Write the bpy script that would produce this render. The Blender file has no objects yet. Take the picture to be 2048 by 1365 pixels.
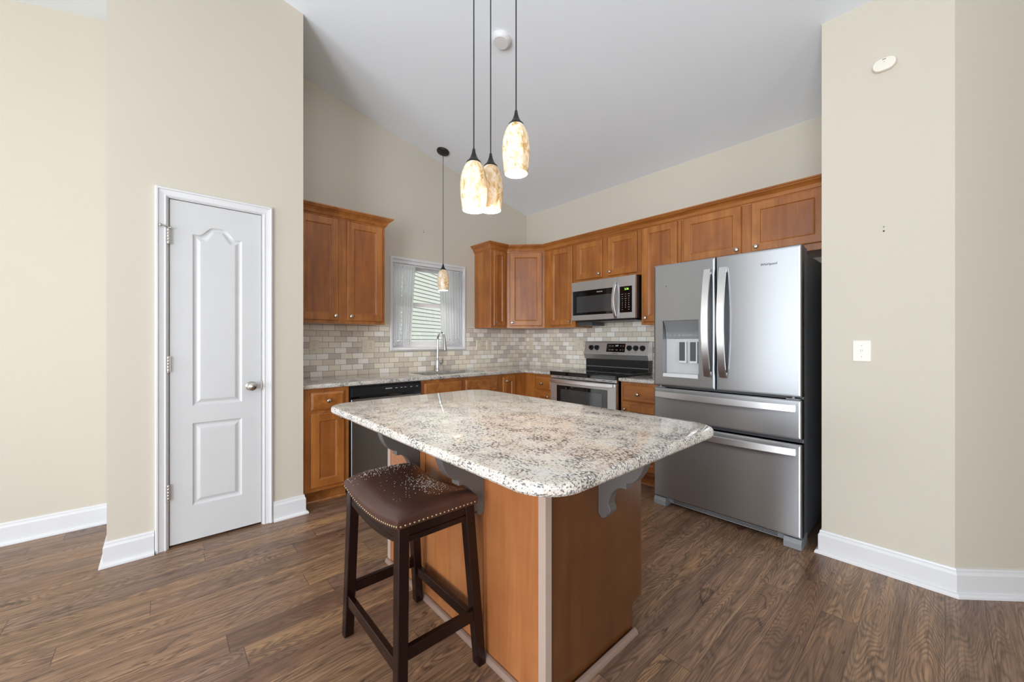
import bpy, bmesh, math, random
from mathutils import Vector, Matrix
PI = math.pi
S = bpy.context.scene
COL = S.collection

# ------------------------------------------------------------------ camera, world, light, exposure
YAW = math.atan2(868, 779)            # angle of the view direction from +X
cam_d = bpy.data.cameras.new('camera')
cam_d.sensor_width = 36.0
cam_d.lens = 36.0 * 779 / 2048
cam_d.shift_y = -1.5 / 2048
cam_d.clip_start = 0.02
cam = bpy.data.objects.new('camera', cam_d)
COL.objects.link(cam)
cam.location = (0, 0, 1.225)
cam.rotation_euler = (PI / 2, 0, YAW - PI / 2)
S.camera = cam
S.view_settings.view_transform = 'Standard'
S.view_settings.look = 'None'
S.view_settings.gamma = 1.0
S.view_settings.use_curve_mapping = False
S.view_settings.exposure = 0.0
try:
    S.cycles.use_denoising = True
    S.cycles.max_bounces = 10
    S.cycles.diffuse_bounces = 6
    S.cycles.glossy_bounces = 5
    S.cycles.transparent_max_bounces = 12
    S.cycles.caustics_reflective = False
    S.cycles.caustics_refractive = False
    S.cycles.sample_clamp_indirect = 6.0
except Exception:
    pass
W = bpy.data.worlds.new('sky')
S.world = W
W.use_nodes = True
bg = W.node_tree.nodes['Background']
bg.inputs['Color'].default_value = (0.86, 0.93, 1.0, 1)
bg.inputs['Strength'].default_value = 2.4

def area(name, loc, target, sx, sy, power, color=(1, 1, 1)):
    l = bpy.data.lights.new(name, 'AREA')
    l.shape = 'RECTANGLE'; l.size = sx; l.size_y = sy
    l.energy = power; l.color = color
    o = bpy.data.objects.new(name, l); COL.objects.link(o)
    o.location = loc
    o.rotation_euler = (Vector(target) - Vector(loc)).to_track_quat('-Z', 'Z').to_euler()
    return o
# daylight standing in the living room's window openings, behind and to the left of the camera
area('window_daylight_west', (-3.95, 1.82, 1.35), (0, 1.82, 2.1), 1.3, 2.1, 84, (0.90, 0.95, 1))
area('window_daylight_west', (-3.95, -0.9, 1.35), (0, -0.9, 3.1), 3.0, 2.1, 222, (0.90, 0.95, 1))
area('window_daylight_south', (-1.2, -4.45, 1.35), (-1.2, 0, 3.1), 3.8, 2.1, 64, (0.93, 0.96, 1))
sl = bpy.data.lights.new('sun', 'SUN'); sl.energy = 2.6; sl.angle = math.radians(1.5); sl.color = (1, 0.97, 0.92)
so = bpy.data.objects.new('sun', sl); COL.objects.link(so)
so.rotation_euler = Vector((-0.32, 0.50, -0.82)).to_track_quat('-Z', 'Y').to_euler()

# ------------------------------------------------------------------ material helpers
def new_mat(name):
    m = bpy.data.materials.new(name); m.use_nodes = True
    nt = m.node_tree
    return m, nt, nt.nodes['Principled BSDF']
def srgb(r, g, b):
    f = lambda c: (c / 255 / 12.92) if c / 255 <= 0.04045 else ((c / 255 + 0.055) / 1.055) ** 2.4
    return (f(r), f(g), f(b), 1)
def N(nt, t, **kw):
    n = nt.nodes.new(t)
    for k, v in kw.items():
        if k.startswith('i_'):
            key = k[2:]
            n.inputs[int(key) if key.isdigit() else key.replace('_', ' ')].default_value = v
        else:
            setattr(n, k, v)
    return n
def L(nt, a, b): nt.links.new(a, b)
def math_n(nt, op, a, b=None, c=None):
    n = nt.nodes.new('ShaderNodeMath'); n.operation = op
    for i, v in enumerate((a, b, c)):
        if v is None: continue
        if isinstance(v, (int, float)): n.inputs[i].default_value = v
        else: L(nt, v, n.inputs[i])
    return n.outputs[0]
def ramp(nt, fac, stops, interp='LINEAR'):
    r = nt.nodes.new('ShaderNodeValToRGB'); cr = r.color_ramp; cr.interpolation = interp
    while len(cr.elements) < len(stops): cr.elements.new(0.5)
    for e, (p, c) in zip(cr.elements, stops):
        e.position = p; e.color = c
    if fac is not None: L(nt, fac, r.inputs[0])
    return r
def mixc(nt, fac, a, b, mode='MIX'):
    n = nt.nodes.new('ShaderNodeMix'); n.data_type = 'RGBA'; n.blend_type = mode
    for sock, v in ((n.inputs[0], fac), (n.inputs[6], a), (n.inputs[7], b)):
        if isinstance(v, (int, float, tuple)): sock.default_value = v
        else: L(nt, v, sock)
    return n.outputs[2]
def position(nt, scale=(1, 1, 1), coord='Object'):
    tc = nt.nodes.new('ShaderNodeTexCoord'); mp = nt.nodes.new('ShaderNodeMapping')
    mp.inputs['Scale'].default_value = scale
    L(nt, tc.outputs[coord], mp.inputs[0]); return mp.outputs[0]
def noise(nt, vec, scale, detail=3, rough=0.5, dist=0.0):
    n = nt.nodes.new('ShaderNodeTexNoise')
    n.inputs['Scale'].default_value = scale; n.inputs['Detail'].default_value = detail
    n.inputs['Roughness'].default_value = rough; n.inputs['Distortion'].default_value = dist
    if vec is not None: L(nt, vec, n.inputs['Vector'])
    return n.outputs['Fac']
def bump(nt, b, h, strength, dist=0.001):
    n = nt.nodes.new('ShaderNodeBump'); n.inputs['Strength'].default_value = strength
    n.inputs['Distance'].default_value = dist
    L(nt, h, n.inputs['Height']); L(nt, n.outputs[0], b.inputs['Normal'])
def plain(name, col, rough=0.5, metal=0.0, spec=None, coat=0.0, emit=None, es=0):
    m, nt, b = new_mat(name)
    b.inputs['Roughness'].default_value = rough; b.inputs['Metallic'].default_value = metal
    if spec is not None: b.inputs['Specular IOR Level'].default_value = spec
    if coat: b.inputs['Coat Weight'].default_value = coat
    # slight mottling so that nothing is perfectly flat
    p = position(nt); n = noise(nt, p, 9, 3)
    c2 = tuple(c * 0.93 for c in col[:3]) + (1,)
    L(nt, mixc(nt, n, c2, col), b.inputs['Base Color'])
    if emit:
        b.inputs['Emission Color'].default_value = emit; b.inputs['Emission Strength'].default_value = es
    return m

M = {}
def paint(name, col, rough=0.6):
    m, nt, b = new_mat(name); b.inputs['Roughness'].default_value = rough
    b.inputs['Specular IOR Level'].default_value = 0.3
    p = position(nt)
    n = noise(nt, p, 1.3, 3)
    L(nt, mixc(nt, n, tuple(c * 0.965 for c in col[:3]) + (1,), col), b.inputs['Base Color'])
    bump(nt, b, noise(nt, p, 220, 3, 0.6), 0.06, 0.0006)
    return m
M['wall'] = paint('beige_wall_paint', srgb(208, 201, 187))
M['ceiling'] = paint('ceiling_paint', srgb(238, 245, 252), 0.8)
M['white'] = plain('white_trim_paint', srgb(225, 226, 228), 0.32)
M['door_white'] = plain('white_door_paint', srgb(212, 213, 214), 0.35)

def wood(name, light, mid, dark, rough=0.3, axis=2, coat=0.3, spec=0.5):
    m, nt, b = new_mat(name)
    sc = [14, 14, 14]; sc[axis] = 1.2
    p = position(nt, tuple(sc))
    g = noise(nt, p, 1.0, 5, 0.6, 0.6)
    sc2 = [90, 90, 90]; sc2[axis] = 3
    fine = noise(nt, position(nt, tuple(sc2)), 1.0, 3, 0.6)
    blot = ramp(nt, noise(nt, position(nt), 4.5, 4, 0.6, 0.6), [(0.3, (0, 0, 0, 1)), (0.75, (1, 1, 1, 1))]).outputs[0]
    r = ramp(nt, g, [(0.25, dark), (0.5, mid), (0.78, light)])
    c = mixc(nt, math_n(nt, 'MULTIPLY', blot, 0.6), r.outputs[0], dark)
    c = mixc(nt, math_n(nt, 'MULTIPLY', fine, 0.28), c, dark)
    L(nt, c, b.inputs['Base Color'])
    b.inputs['Roughness'].default_value = rough
    b.inputs['Specular IOR Level'].default_value = spec
    b.inputs['Coat Weight'].default_value = coat; b.inputs['Coat Roughness'].default_value = 0.22
    bump(nt, b, fine, 0.05, 0.0005)
    return m
M['wood'] = wood('stained_maple', srgb(210, 142, 72), srgb(180, 112, 50), srgb(126, 70, 28), 0.33)
M['wood_panel'] = wood('stained_maple_panel', srgb(194, 124, 62), srgb(164, 98, 44), srgb(120, 66, 28), 0.36)
M['wood_h'] = wood('stained_maple_rail', srgb(210, 142, 72), srgb(180, 112, 50), srgb(126, 70, 28), 0.33, axis=1)
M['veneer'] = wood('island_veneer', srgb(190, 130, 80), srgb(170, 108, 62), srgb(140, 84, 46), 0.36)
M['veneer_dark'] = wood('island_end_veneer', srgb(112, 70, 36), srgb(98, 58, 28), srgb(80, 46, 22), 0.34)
M['taupe'] = plain('taupe_moulding', srgb(176, 156, 144), 0.35)
M['taupe_dark'] = plain('dark_taupe_moulding', srgb(142, 118, 106), 0.3)
M['espresso'] = wood('espresso_wood', srgb(40, 15, 12), srgb(28, 10, 8), srgb(16, 6, 5), 0.24, coat=0.08, spec=0.35)

def floor_mat():
    m, nt, b = new_mat('oak_plank_laminate')
    tc = nt.nodes.new('ShaderNodeTexCoord')
    sx = nt.nodes.new('ShaderNodeSeparateXYZ'); L(nt, tc.outputs['Object'], sx.inputs[0])
    X, Y = sx.outputs[0], sx.outputs[1]
    pw, plen = 0.1245, 1.22
    yr = math_n(nt, 'DIVIDE', math_n(nt, 'ADD', Y, 20.0415), pw)
    row = math_n(nt, 'FLOOR', yr); fy = math_n(nt, 'FRACT', yr)
    wn = nt.nodes.new('ShaderNodeTexWhiteNoise'); wn.noise_dimensions = '1D'; L(nt, row, wn.inputs['W'])
    xr = math_n(nt, 'ADD', math_n(nt, 'DIVIDE', math_n(nt, 'ADD', X, 20), plen), wn.outputs['Value'])
    colm = math_n(nt, 'FLOOR', xr); fx = math_n(nt, 'FRACT', xr)
    cv = nt.nodes.new('ShaderNodeCombineXYZ'); L(nt, row, cv.inputs[0]); L(nt, colm, cv.inputs[1])
    wn2 = nt.nodes.new('ShaderNodeTexWhiteNoise'); wn2.noise_dimensions = '2D'; L(nt, cv.outputs[0], wn2.inputs['Vector'])
    rnd = wn2.outputs['Value']
    # offset texture space per plank
    off = nt.nodes.new('ShaderNodeVectorMath'); off.operation = 'SCALE'; L(nt, wn2.outputs['Color'], off.inputs[0]); off.inputs['Scale'].default_value = 37.0
    add = nt.nodes.new('ShaderNodeVectorMath'); add.operation = 'ADD'; L(nt, tc.outputs['Object'], add.inputs[0]); L(nt, off.outputs[0], add.inputs[1])
    def mapped(sx_, sy_):
        mp = nt.nodes.new('ShaderNodeMapping'); mp.inputs['Scale'].default_value = (sx_, sy_, 1); L(nt, add.outputs[0], mp.inputs[0]); return mp.outputs[0]
    # cathedral grain: contour lines of a stretched noise field
    field = noise(nt, mapped(0.9, 6.0), 1.0, 2, 0.4, 0.1)
    wob = noise(nt, mapped(10, 50), 1.0, 2)
    field = math_n(nt, 'ADD', field, math_n(nt, 'MULTIPLY', wob, 0.016))
    rings = math_n(nt, 'FRACT', math_n(nt, 'MULTIPLY', field, 46))
    ring = math_n(nt, 'ABSOLUTE', math_n(nt, 'SUBTRACT', rings, 0.5))
    fine = noise(nt, mapped(6, 160), 1.0, 3, 0.65)
    streak = noise(nt, mapped(1.6, 22), 1.0, 4, 0.6, 0.4)
    knot = noise(nt, mapped(4.5, 10), 1.0, 3, 0.6, 1.2)
    base = ramp(nt, rnd, [(0.0, srgb(134, 104, 84)), (0.3, srgb(160, 130, 104)), (0.55, srgb(144, 118, 102)), (0.8, srgb(174, 140, 106)), (1.0, srgb(152, 124, 98))])
    st2 = ramp(nt, streak, [(0.3, (0, 0, 0, 1)), (0.68, (1, 1, 1, 1))]).outputs[0]
    c = mixc(nt, st2, mixc(nt, 1.0, base.outputs[0], (0.56, 0.53, 0.54, 1), 'MULTIPLY'), mixc(nt, 1.0, base.outputs[0], (1.30, 1.24, 1.15, 1), 'MULTIPLY'))
    rdark = ramp(nt, ring, [(0.0, (1, 1, 1, 1)), (0.36, (0, 0, 0, 1))]).outputs[0]
    rmask = ramp(nt, knot, [(0.35, (0.3, 0.3, 0.3, 1)), (0.58, (1, 1, 1, 1))]).outputs[0]
    c = mixc(nt, math_n(nt, 'MULTIPLY', math_n(nt, 'MULTIPLY', rdark, rmask), 0.72), c, srgb(80, 58, 44))
    fr = ramp(nt, fine, [(0.36, (1, 1, 1, 1)), (0.56, (0, 0, 0, 1))]).outputs[0]
    c = mixc(nt, math_n(nt, 'MULTIPLY', fr, 0.55), c, srgb(84, 62, 50))
    kn = ramp(nt, knot, [(0.64, (0, 0, 0, 1)), (0.70, (1, 1, 1, 1))]).outputs[0]
    c = mixc(nt, math_n(nt, 'MULTIPLY', kn, 0.65), c, srgb(58, 42, 34))
    crack = noise(nt, mapped(3, 45), 1.0, 2, 0.5, 2.0)
    ck = ramp(nt, crack, [(0.70, (0, 0, 0, 1)), (0.73, (1, 1, 1, 1))]).outputs[0]
    c = mixc(nt, math_n(nt, 'MULTIPLY', ck, 0.7), c, srgb(48, 36, 30))
    # joints
    jy = math_n(nt, 'LESS_THAN', math_n(nt, 'MINIMUM', fy, math_n(nt, 'SUBTRACT', 1.0, fy)), 0.008)
    jx = math_n(nt, 'LESS_THAN', math_n(nt, 'MINIMUM', fx, math_n(nt, 'SUBTRACT', 1.0, fx)), 0.0011)
    j = math_n(nt, 'MAXIMUM', jy, jx)
    c = mixc(nt, math_n(nt, 'MULTIPLY', j, 0.7), c, srgb(52, 38, 30))
    L(nt, c, b.inputs['Base Color'])
    L(nt, ramp(nt, fine, [(0.3, (0.42, 0.42, 0.42, 1)), (0.7, (0.3, 0.3, 0.3, 1))]).outputs[0], b.inputs['Roughness'])
    b.inputs['Specular IOR Level'].default_value = 0.45
    h = math_n(nt, 'SUBTRACT', math_n(nt, 'MULTIPLY', fine, 0.4), math_n(nt, 'ADD', j, math_n(nt, 'MULTIPLY', rdark, 0.3)))
    bump(nt, b, h, 0.22, 0.0012)
    return m
M['floor'] = floor_mat()

def tile_mat(name, axis):
    m, nt, b = new_mat(name)
    tc = nt.nodes.new('ShaderNodeTexCoord')
    sx = nt.nodes.new('ShaderNodeSeparateXYZ'); L(nt, tc.outputs['Object'], sx.inputs[0])
    U, Z = sx.outputs[axis], sx.outputs[2]
    H, Wd = 0.0518, 0.1035
    zr = math_n(nt, 'DIVIDE', math_n(nt, 'SUBTRACT', Z, 0.9 - H * 20 - 0.002), H)
    row = math_n(nt, 'FLOOR', zr); fz = math_n(nt, 'FRACT', zr)
    half = math_n(nt, 'MULTIPLY', math_n(nt, 'FLOORED_MODULO', row, 2.0), 0.5)
    ur = math_n(nt, 'ADD', math_n(nt, 'DIVIDE', math_n(nt, 'ADD', U, 10.015), Wd), half)
    colm = math_n(nt, 'FLOOR', ur); fu = math_n(nt, 'FRACT', ur)
    cv = nt.nodes.new('ShaderNodeCombineXYZ'); L(nt, row, cv.inputs[0]); L(nt, colm, cv.inputs[1])
    wn = nt.nodes.new('ShaderNodeTexWhiteNoise'); wn.noise_dimensions = '2D'; L(nt, cv.outputs[0], wn.inputs['Vector'])
    base = ramp(nt, wn.outputs['Value'], [(0.0, srgb(208, 200, 190)), (0.2, srgb(242, 234, 218)), (0.45, srgb(224, 214, 198)), (0.62, srgb(251, 248, 241)), (0.82, srgb(234, 226, 211))], 'CONSTANT')
    st = noise(nt, position(nt, (120, 120, 12) ), 1.0, 2)
    c = mixc(nt, math_n(nt, 'MULTIPLY', st, 0.12), base.outputs[0], srgb(150, 138, 120))
    du = math_n(nt, 'MINIMUM', fu, math_n(nt, 'SUBTRACT', 1.0, fu))
    dz = math_n(nt, 'MINIMUM', fz, math_n(nt, 'SUBTRACT', 1.0, fz))
    g = math_n(nt, 'MAXIMUM', math_n(nt, 'LESS_THAN', du, 0.0125), math_n(nt, 'LESS_THAN', dz, 0.025))
    c = mixc(nt, g, c, srgb(104, 86, 70))
    L(nt, c, b.inputs['Base Color'])
    L(nt, math_n(nt, 'ADD', 0.12, math_n(nt, 'MULTIPLY', g, 0.6)), b.inputs['Roughness'])
    edge = math_n(nt, 'MINIMUM', math_n(nt, 'MULTIPLY', du, 2.0), dz)
    e2 = math_n(nt, 'MINIMUM', math_n(nt, 'MULTIPLY', edge, 14.0), 1.0)
    und = noise(nt, position(nt), 30, 2)
    bump(nt, b, math_n(nt, 'ADD', e2, math_n(nt, 'MULTIPLY', und, 0.5)), 0.5, 0.0015)
    return m
M['tile_x'] = tile_mat('glazed_tile_window_wall', 0)
M['tile_y'] = tile_mat('glazed_tile_range_wall', 1)

def granite():
    m, nt, b = new_mat('speckled_granite')
    p = position(nt)
    big = noise(nt, p, 16, 4, 0.6, 0.3)
    base = ramp(nt, big, [(0.3, srgb(198, 190, 180)), (0.5, srgb(216, 209, 199)), (0.7, srgb(210, 209, 208))])
    pa = position(nt, (1, 0.62, 1))
    n1 = noise(nt, pa, 185, 4, 0.66, 0.3)
    n2 = noise(nt, pa, 74, 4, 0.7, 0.5)
    clus = noise(nt, p, 14, 3, 0.5)
    f1 = math_n(nt, 'ADD', math_n(nt, 'MULTIPLY', n1, 0.75), math_n(nt, 'MULTIPLY', clus, 0.25))
    d1 = ramp(nt, f1, [(0.525, (0, 0, 0, 1)), (0.56, (1, 1, 1, 1))]).outputs[0]
    d2 = ramp(nt, n2, [(0.57, (0, 0, 0, 1)), (0.62, (1, 1, 1, 1))]).outputs[0]
    c = mixc(nt, math_n(nt, 'MULTIPLY', d2, 0.4), base.outputs[0], srgb(168, 158, 146))
    c = mixc(nt, math_n(nt, 'MULTIPLY', d1, 0.9), c, srgb(70, 69, 72))
    v = noise(nt, p, 240, 2, 0.6)
    vv = ramp(nt, v, [(0.6, (0, 0, 0, 1)), (0.66, (1, 1, 1, 1))]).outputs[0]
    c = mixc(nt, math_n(nt, 'MULTIPLY', vv, 0.5), c, srgb(110, 100, 92))
    L(nt, c, b.inputs['Base Color'])
    b.inputs['Roughness'].default_value = 0.05
    b.inputs['Specular IOR Level'].default_value = 0.8
    return m
M['granite'] = granite()

def steel(name, col, rough, axis, aniso=0.85):
    m, nt, b = new_mat(name)
    sc = [5, 5, 5]
    for i in range(3):
        if i != axis: sc[i] = 700
    n = noise(nt, position(nt, tuple(sc)), 1.0, 2)
    L(nt, mixc(nt, n, tuple(c * 0.95 for c in col[:3]) + (1,), col), b.inputs['Base Color'])
    b.inputs['Metallic'].default_value = 1.0
    b.inputs['Roughness'].default_value = rough
    b.inputs['Anisotropic'].default_value = aniso
    tv = nt.nodes.new('ShaderNodeCombineXYZ')
    for i in range(3): tv.inputs[i].default_value = 0.0
    tv.inputs[2 if axis != 2 else 1].default_value = 1.0
    L(nt, tv.outputs[0], b.inputs['Tangent'])
    return m
M['steel'] = steel('brushed_stainless', srgb(184, 187, 191), 0.36, 1, 0.95)
M['steel_app'] = steel('appliance_stainless', srgb(228, 229, 231), 0.44, 1, 0.5)
M['steel_dark'] = steel('dark_brushed_stainless', srgb(160, 158, 156), 0.34, 0)
M['smoked'] = plain('smoked_plastic', srgb(126, 128, 130), 0.2)
M['steel_handle'] = steel('satin_handle_steel', srgb(236, 237, 238), 0.3, 2, 0.3)
M['chrome'] = plain('chrome', srgb(225, 228, 230), 0.06, 1.0)
M['nickel'] = plain('satin_nickel', srgb(205, 200, 192), 0.25, 1.0)
M['black'] = plain('black_plastic', srgb(22, 22, 24), 0.35)
M['black_gloss'] = plain('black_glass', srgb(12, 12, 14), 0.05, 0, 0.6)
M['mesh_glass'] = plain('oven_window_glass', srgb(62, 62, 64), 0.1, 0, 0.7)
M['fridge_side'] = plain('dark_grey_cabinet_paint', srgb(108, 110, 114), 0.38)
M['grey_plastic'] = plain('grey_plastic', srgb(140, 143, 148), 0.4)
M['silver_plastic'] = plain('silver_plastic', srgb(198, 199, 200), 0.3)
M['light_grey'] = plain('light_grey_plastic', srgb(214, 215, 216), 0.35)
M['dark_grey'] = plain('charcoal_plastic', srgb(70, 72, 75), 0.4)
M['cream'] = plain('cream_plastic', srgb(226, 216, 196), 0.35)
M['ivory'] = plain('ivory_plastic', srgb(238, 234, 222), 0.35)
M['slot'] = plain('dark_slot', srgb(58, 50, 42), 0.6)
M['brass'] = plain('antique_brass', srgb(176, 158, 128), 0.32, 1.0)
M['bronze'] = plain('dark_bronze', srgb(52, 50, 50), 0.4, 0.6)
M['corbel'] = plain('grey_corbel_paint', srgb(90, 86, 84), 0.4)
M['print_white'] = plain('white_print', srgb(225, 225, 225), 0.5)
M['print_dark'] = plain('dark_print', srgb(92, 94, 96), 0.4)
M['clock'] = plain('green_clock_digits', srgb(150, 220, 60), 0.5, emit=srgb(170, 235, 70), es=1.6)
M['clock_white'] = plain('pale_clock_digits', srgb(200, 215, 220), 0.5, emit=srgb(190, 215, 225), es=0.8)
M['crumb'] = plain('pale_crumbs', srgb(235, 230, 222), 0.5)

def leather():
    m, nt, b = new_mat('brown_leather')
    p = position(nt)
    n = noise(nt, p, 7, 3)
    L(nt, mixc(nt, n, srgb(54, 31, 26), srgb(80, 50, 40)), b.inputs['Base Color'])
    b.inputs['Roughness'].default_value = 0.36
    vo = nt.nodes.new('ShaderNodeTexVoronoi'); vo.inputs['Scale'].default_value = 420; L(nt, p, vo.inputs['Vector'])
    bump(nt, b, vo.outputs['Distance'], 0.15, 0.0006)
    return m
M['leather'] = leather()

def shade_mat():
    m, nt, b = new_mat('amber_art_glass')
    p = position(nt, (1, 1, 0.5))
    n = noise(nt, p, 26, 4, 0.65, 1.6)
    n2 = noise(nt, p, 60, 3, 0.6, 0.8)
    r = ramp(nt, n, [(0.36, srgb(196, 158, 92)), (0.44, srgb(236, 218, 178)), (0.58, srgb(252, 248, 240))])
    c = mixc(nt, ramp(nt, n2, [(0.52, (0, 0, 0, 1)), (0.6, (0.6, 0.6, 0.6, 1))]).outputs[0], r.outputs[0], srgb(226, 196, 138))
    tr = nt.nodes.new('ShaderNodeBsdfTranslucent'); L(nt, c, tr.inputs[0])
    L(nt, c, b.inputs['Base Color']); b.inputs['Roughness'].default_value = 0.12
    mx = nt.nodes.new('ShaderNodeMixShader'); mx.inputs[0].default_value = 0.085
    L(nt, b.outputs[0], mx.inputs[1]); L(nt, tr.outputs[0], mx.inputs[2])
    L(nt, mx.outputs[0], nt.nodes['Material Output'].inputs['Surface'])
    return m
M['shade'] = shade_mat()
M['bulb'] = plain('lit_bulb', (1, 0.95, 0.85, 1), 0.5, emit=(1, 0.93, 0.82, 1), es=10)

def glass_mat():
    m, nt, b = new_mat('window_glass')
    tr = nt.nodes.new('ShaderNodeBsdfTransparent'); gl = nt.nodes.new('ShaderNodeBsdfGlossy'); gl.inputs['Roughness'].default_value = 0.02
    fr = nt.nodes.new('ShaderNodeFresnel'); fr.inputs[0].default_value = 1.45
    mx = nt.nodes.new('ShaderNodeMixShader'); L(nt, fr.outputs[0], mx.inputs[0]); L(nt, tr.outputs[0], mx.inputs[1]); L(nt, gl.outputs[0], mx.inputs[2])
    L(nt, mx.outputs[0], nt.nodes['Material Output'].inputs['Surface'])
    return m
M['glass'] = glass_mat()

def sheer(lace_side):
    # thin voile with punched lace along the hem and the inner edge (u = x inside the panel, v = height)
    m, nt, b = new_mat('white_sheer_voile')
    tc = nt.nodes.new('ShaderNodeTexCoord'); sx = nt.nodes.new('ShaderNodeSeparateXYZ'); L(nt, tc.outputs['UV'], sx.inputs[0])
    U, V = sx.outputs[0], sx.outputs[1]
    vo = nt.nodes.new('ShaderNodeTexVoronoi'); vo.inputs['Scale'].default_value = 1
    mp = nt.nodes.new('ShaderNodeMapping'); mp.inputs['Scale'].default_value = (22, 60, 1); L(nt, tc.outputs['UV'], mp.inputs[0]); L(nt, mp.outputs[0], vo.inputs['Vector'])
    hole = math_n(nt, 'LESS_THAN', vo.outputs['Distance'], 0.42)
    hem = math_n(nt, 'MULTIPLY', math_n(nt, 'LESS_THAN', V, 0.075), math_n(nt, 'GREATER_THAN', V, 0.012))
    bandc = 0.42
    band = math_n(nt, 'LESS_THAN', math_n(nt, 'ABSOLUTE', math_n(nt, 'SUBTRACT', U, bandc)), math_n(nt, 'ADD', 0.015, math_n(nt, 'MULTIPLY', math_n(nt, 'MAXIMUM', math_n(nt, 'SUBTRACT', 0.3, V), 0.0), 0.25)))
    lace = math_n(nt, 'MULTIPLY', math_n(nt, 'MAXIMUM', hem, band), hole)
    tr = nt.nodes.new('ShaderNodeBsdfTransparent')
    tl = nt.nodes.new('ShaderNodeBsdfTranslucent'); tl.inputs[0].default_value = (0.97, 0.98, 1.0, 1)
    df = nt.nodes.new('ShaderNodeBsdfDiffuse'); df.inputs[0].default_value = (0.95, 0.96, 0.97, 1)
    m1 = nt.nodes.new('ShaderNodeMixShader'); m1.inputs[0].default_value = 0.3; L(nt, tl.outputs[0], m1.inputs[1]); L(nt, df.outputs[0], m1.inputs[2])
    m2 = nt.nodes.new('ShaderNodeMixShader'); L(nt, math_n(nt, 'ADD', 0.07, math_n(nt, 'MULTIPLY', lace, 0.85)), m2.inputs[0])
    L(nt, m1.outputs[0], m2.inputs[1]); L(nt, tr.outputs[0], m2.inputs[2])
    L(nt, m2.outputs[0], nt.nodes['Material Output'].inputs['Surface'])
    return m
M['sheer'] = sheer(0)
M['siding'] = plain('pale_green_vinyl_siding', srgb(148, 150, 138), 0.6)
M['roof'] = plain('roof_shingle', srgb(92, 88, 84), 0.9)

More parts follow.
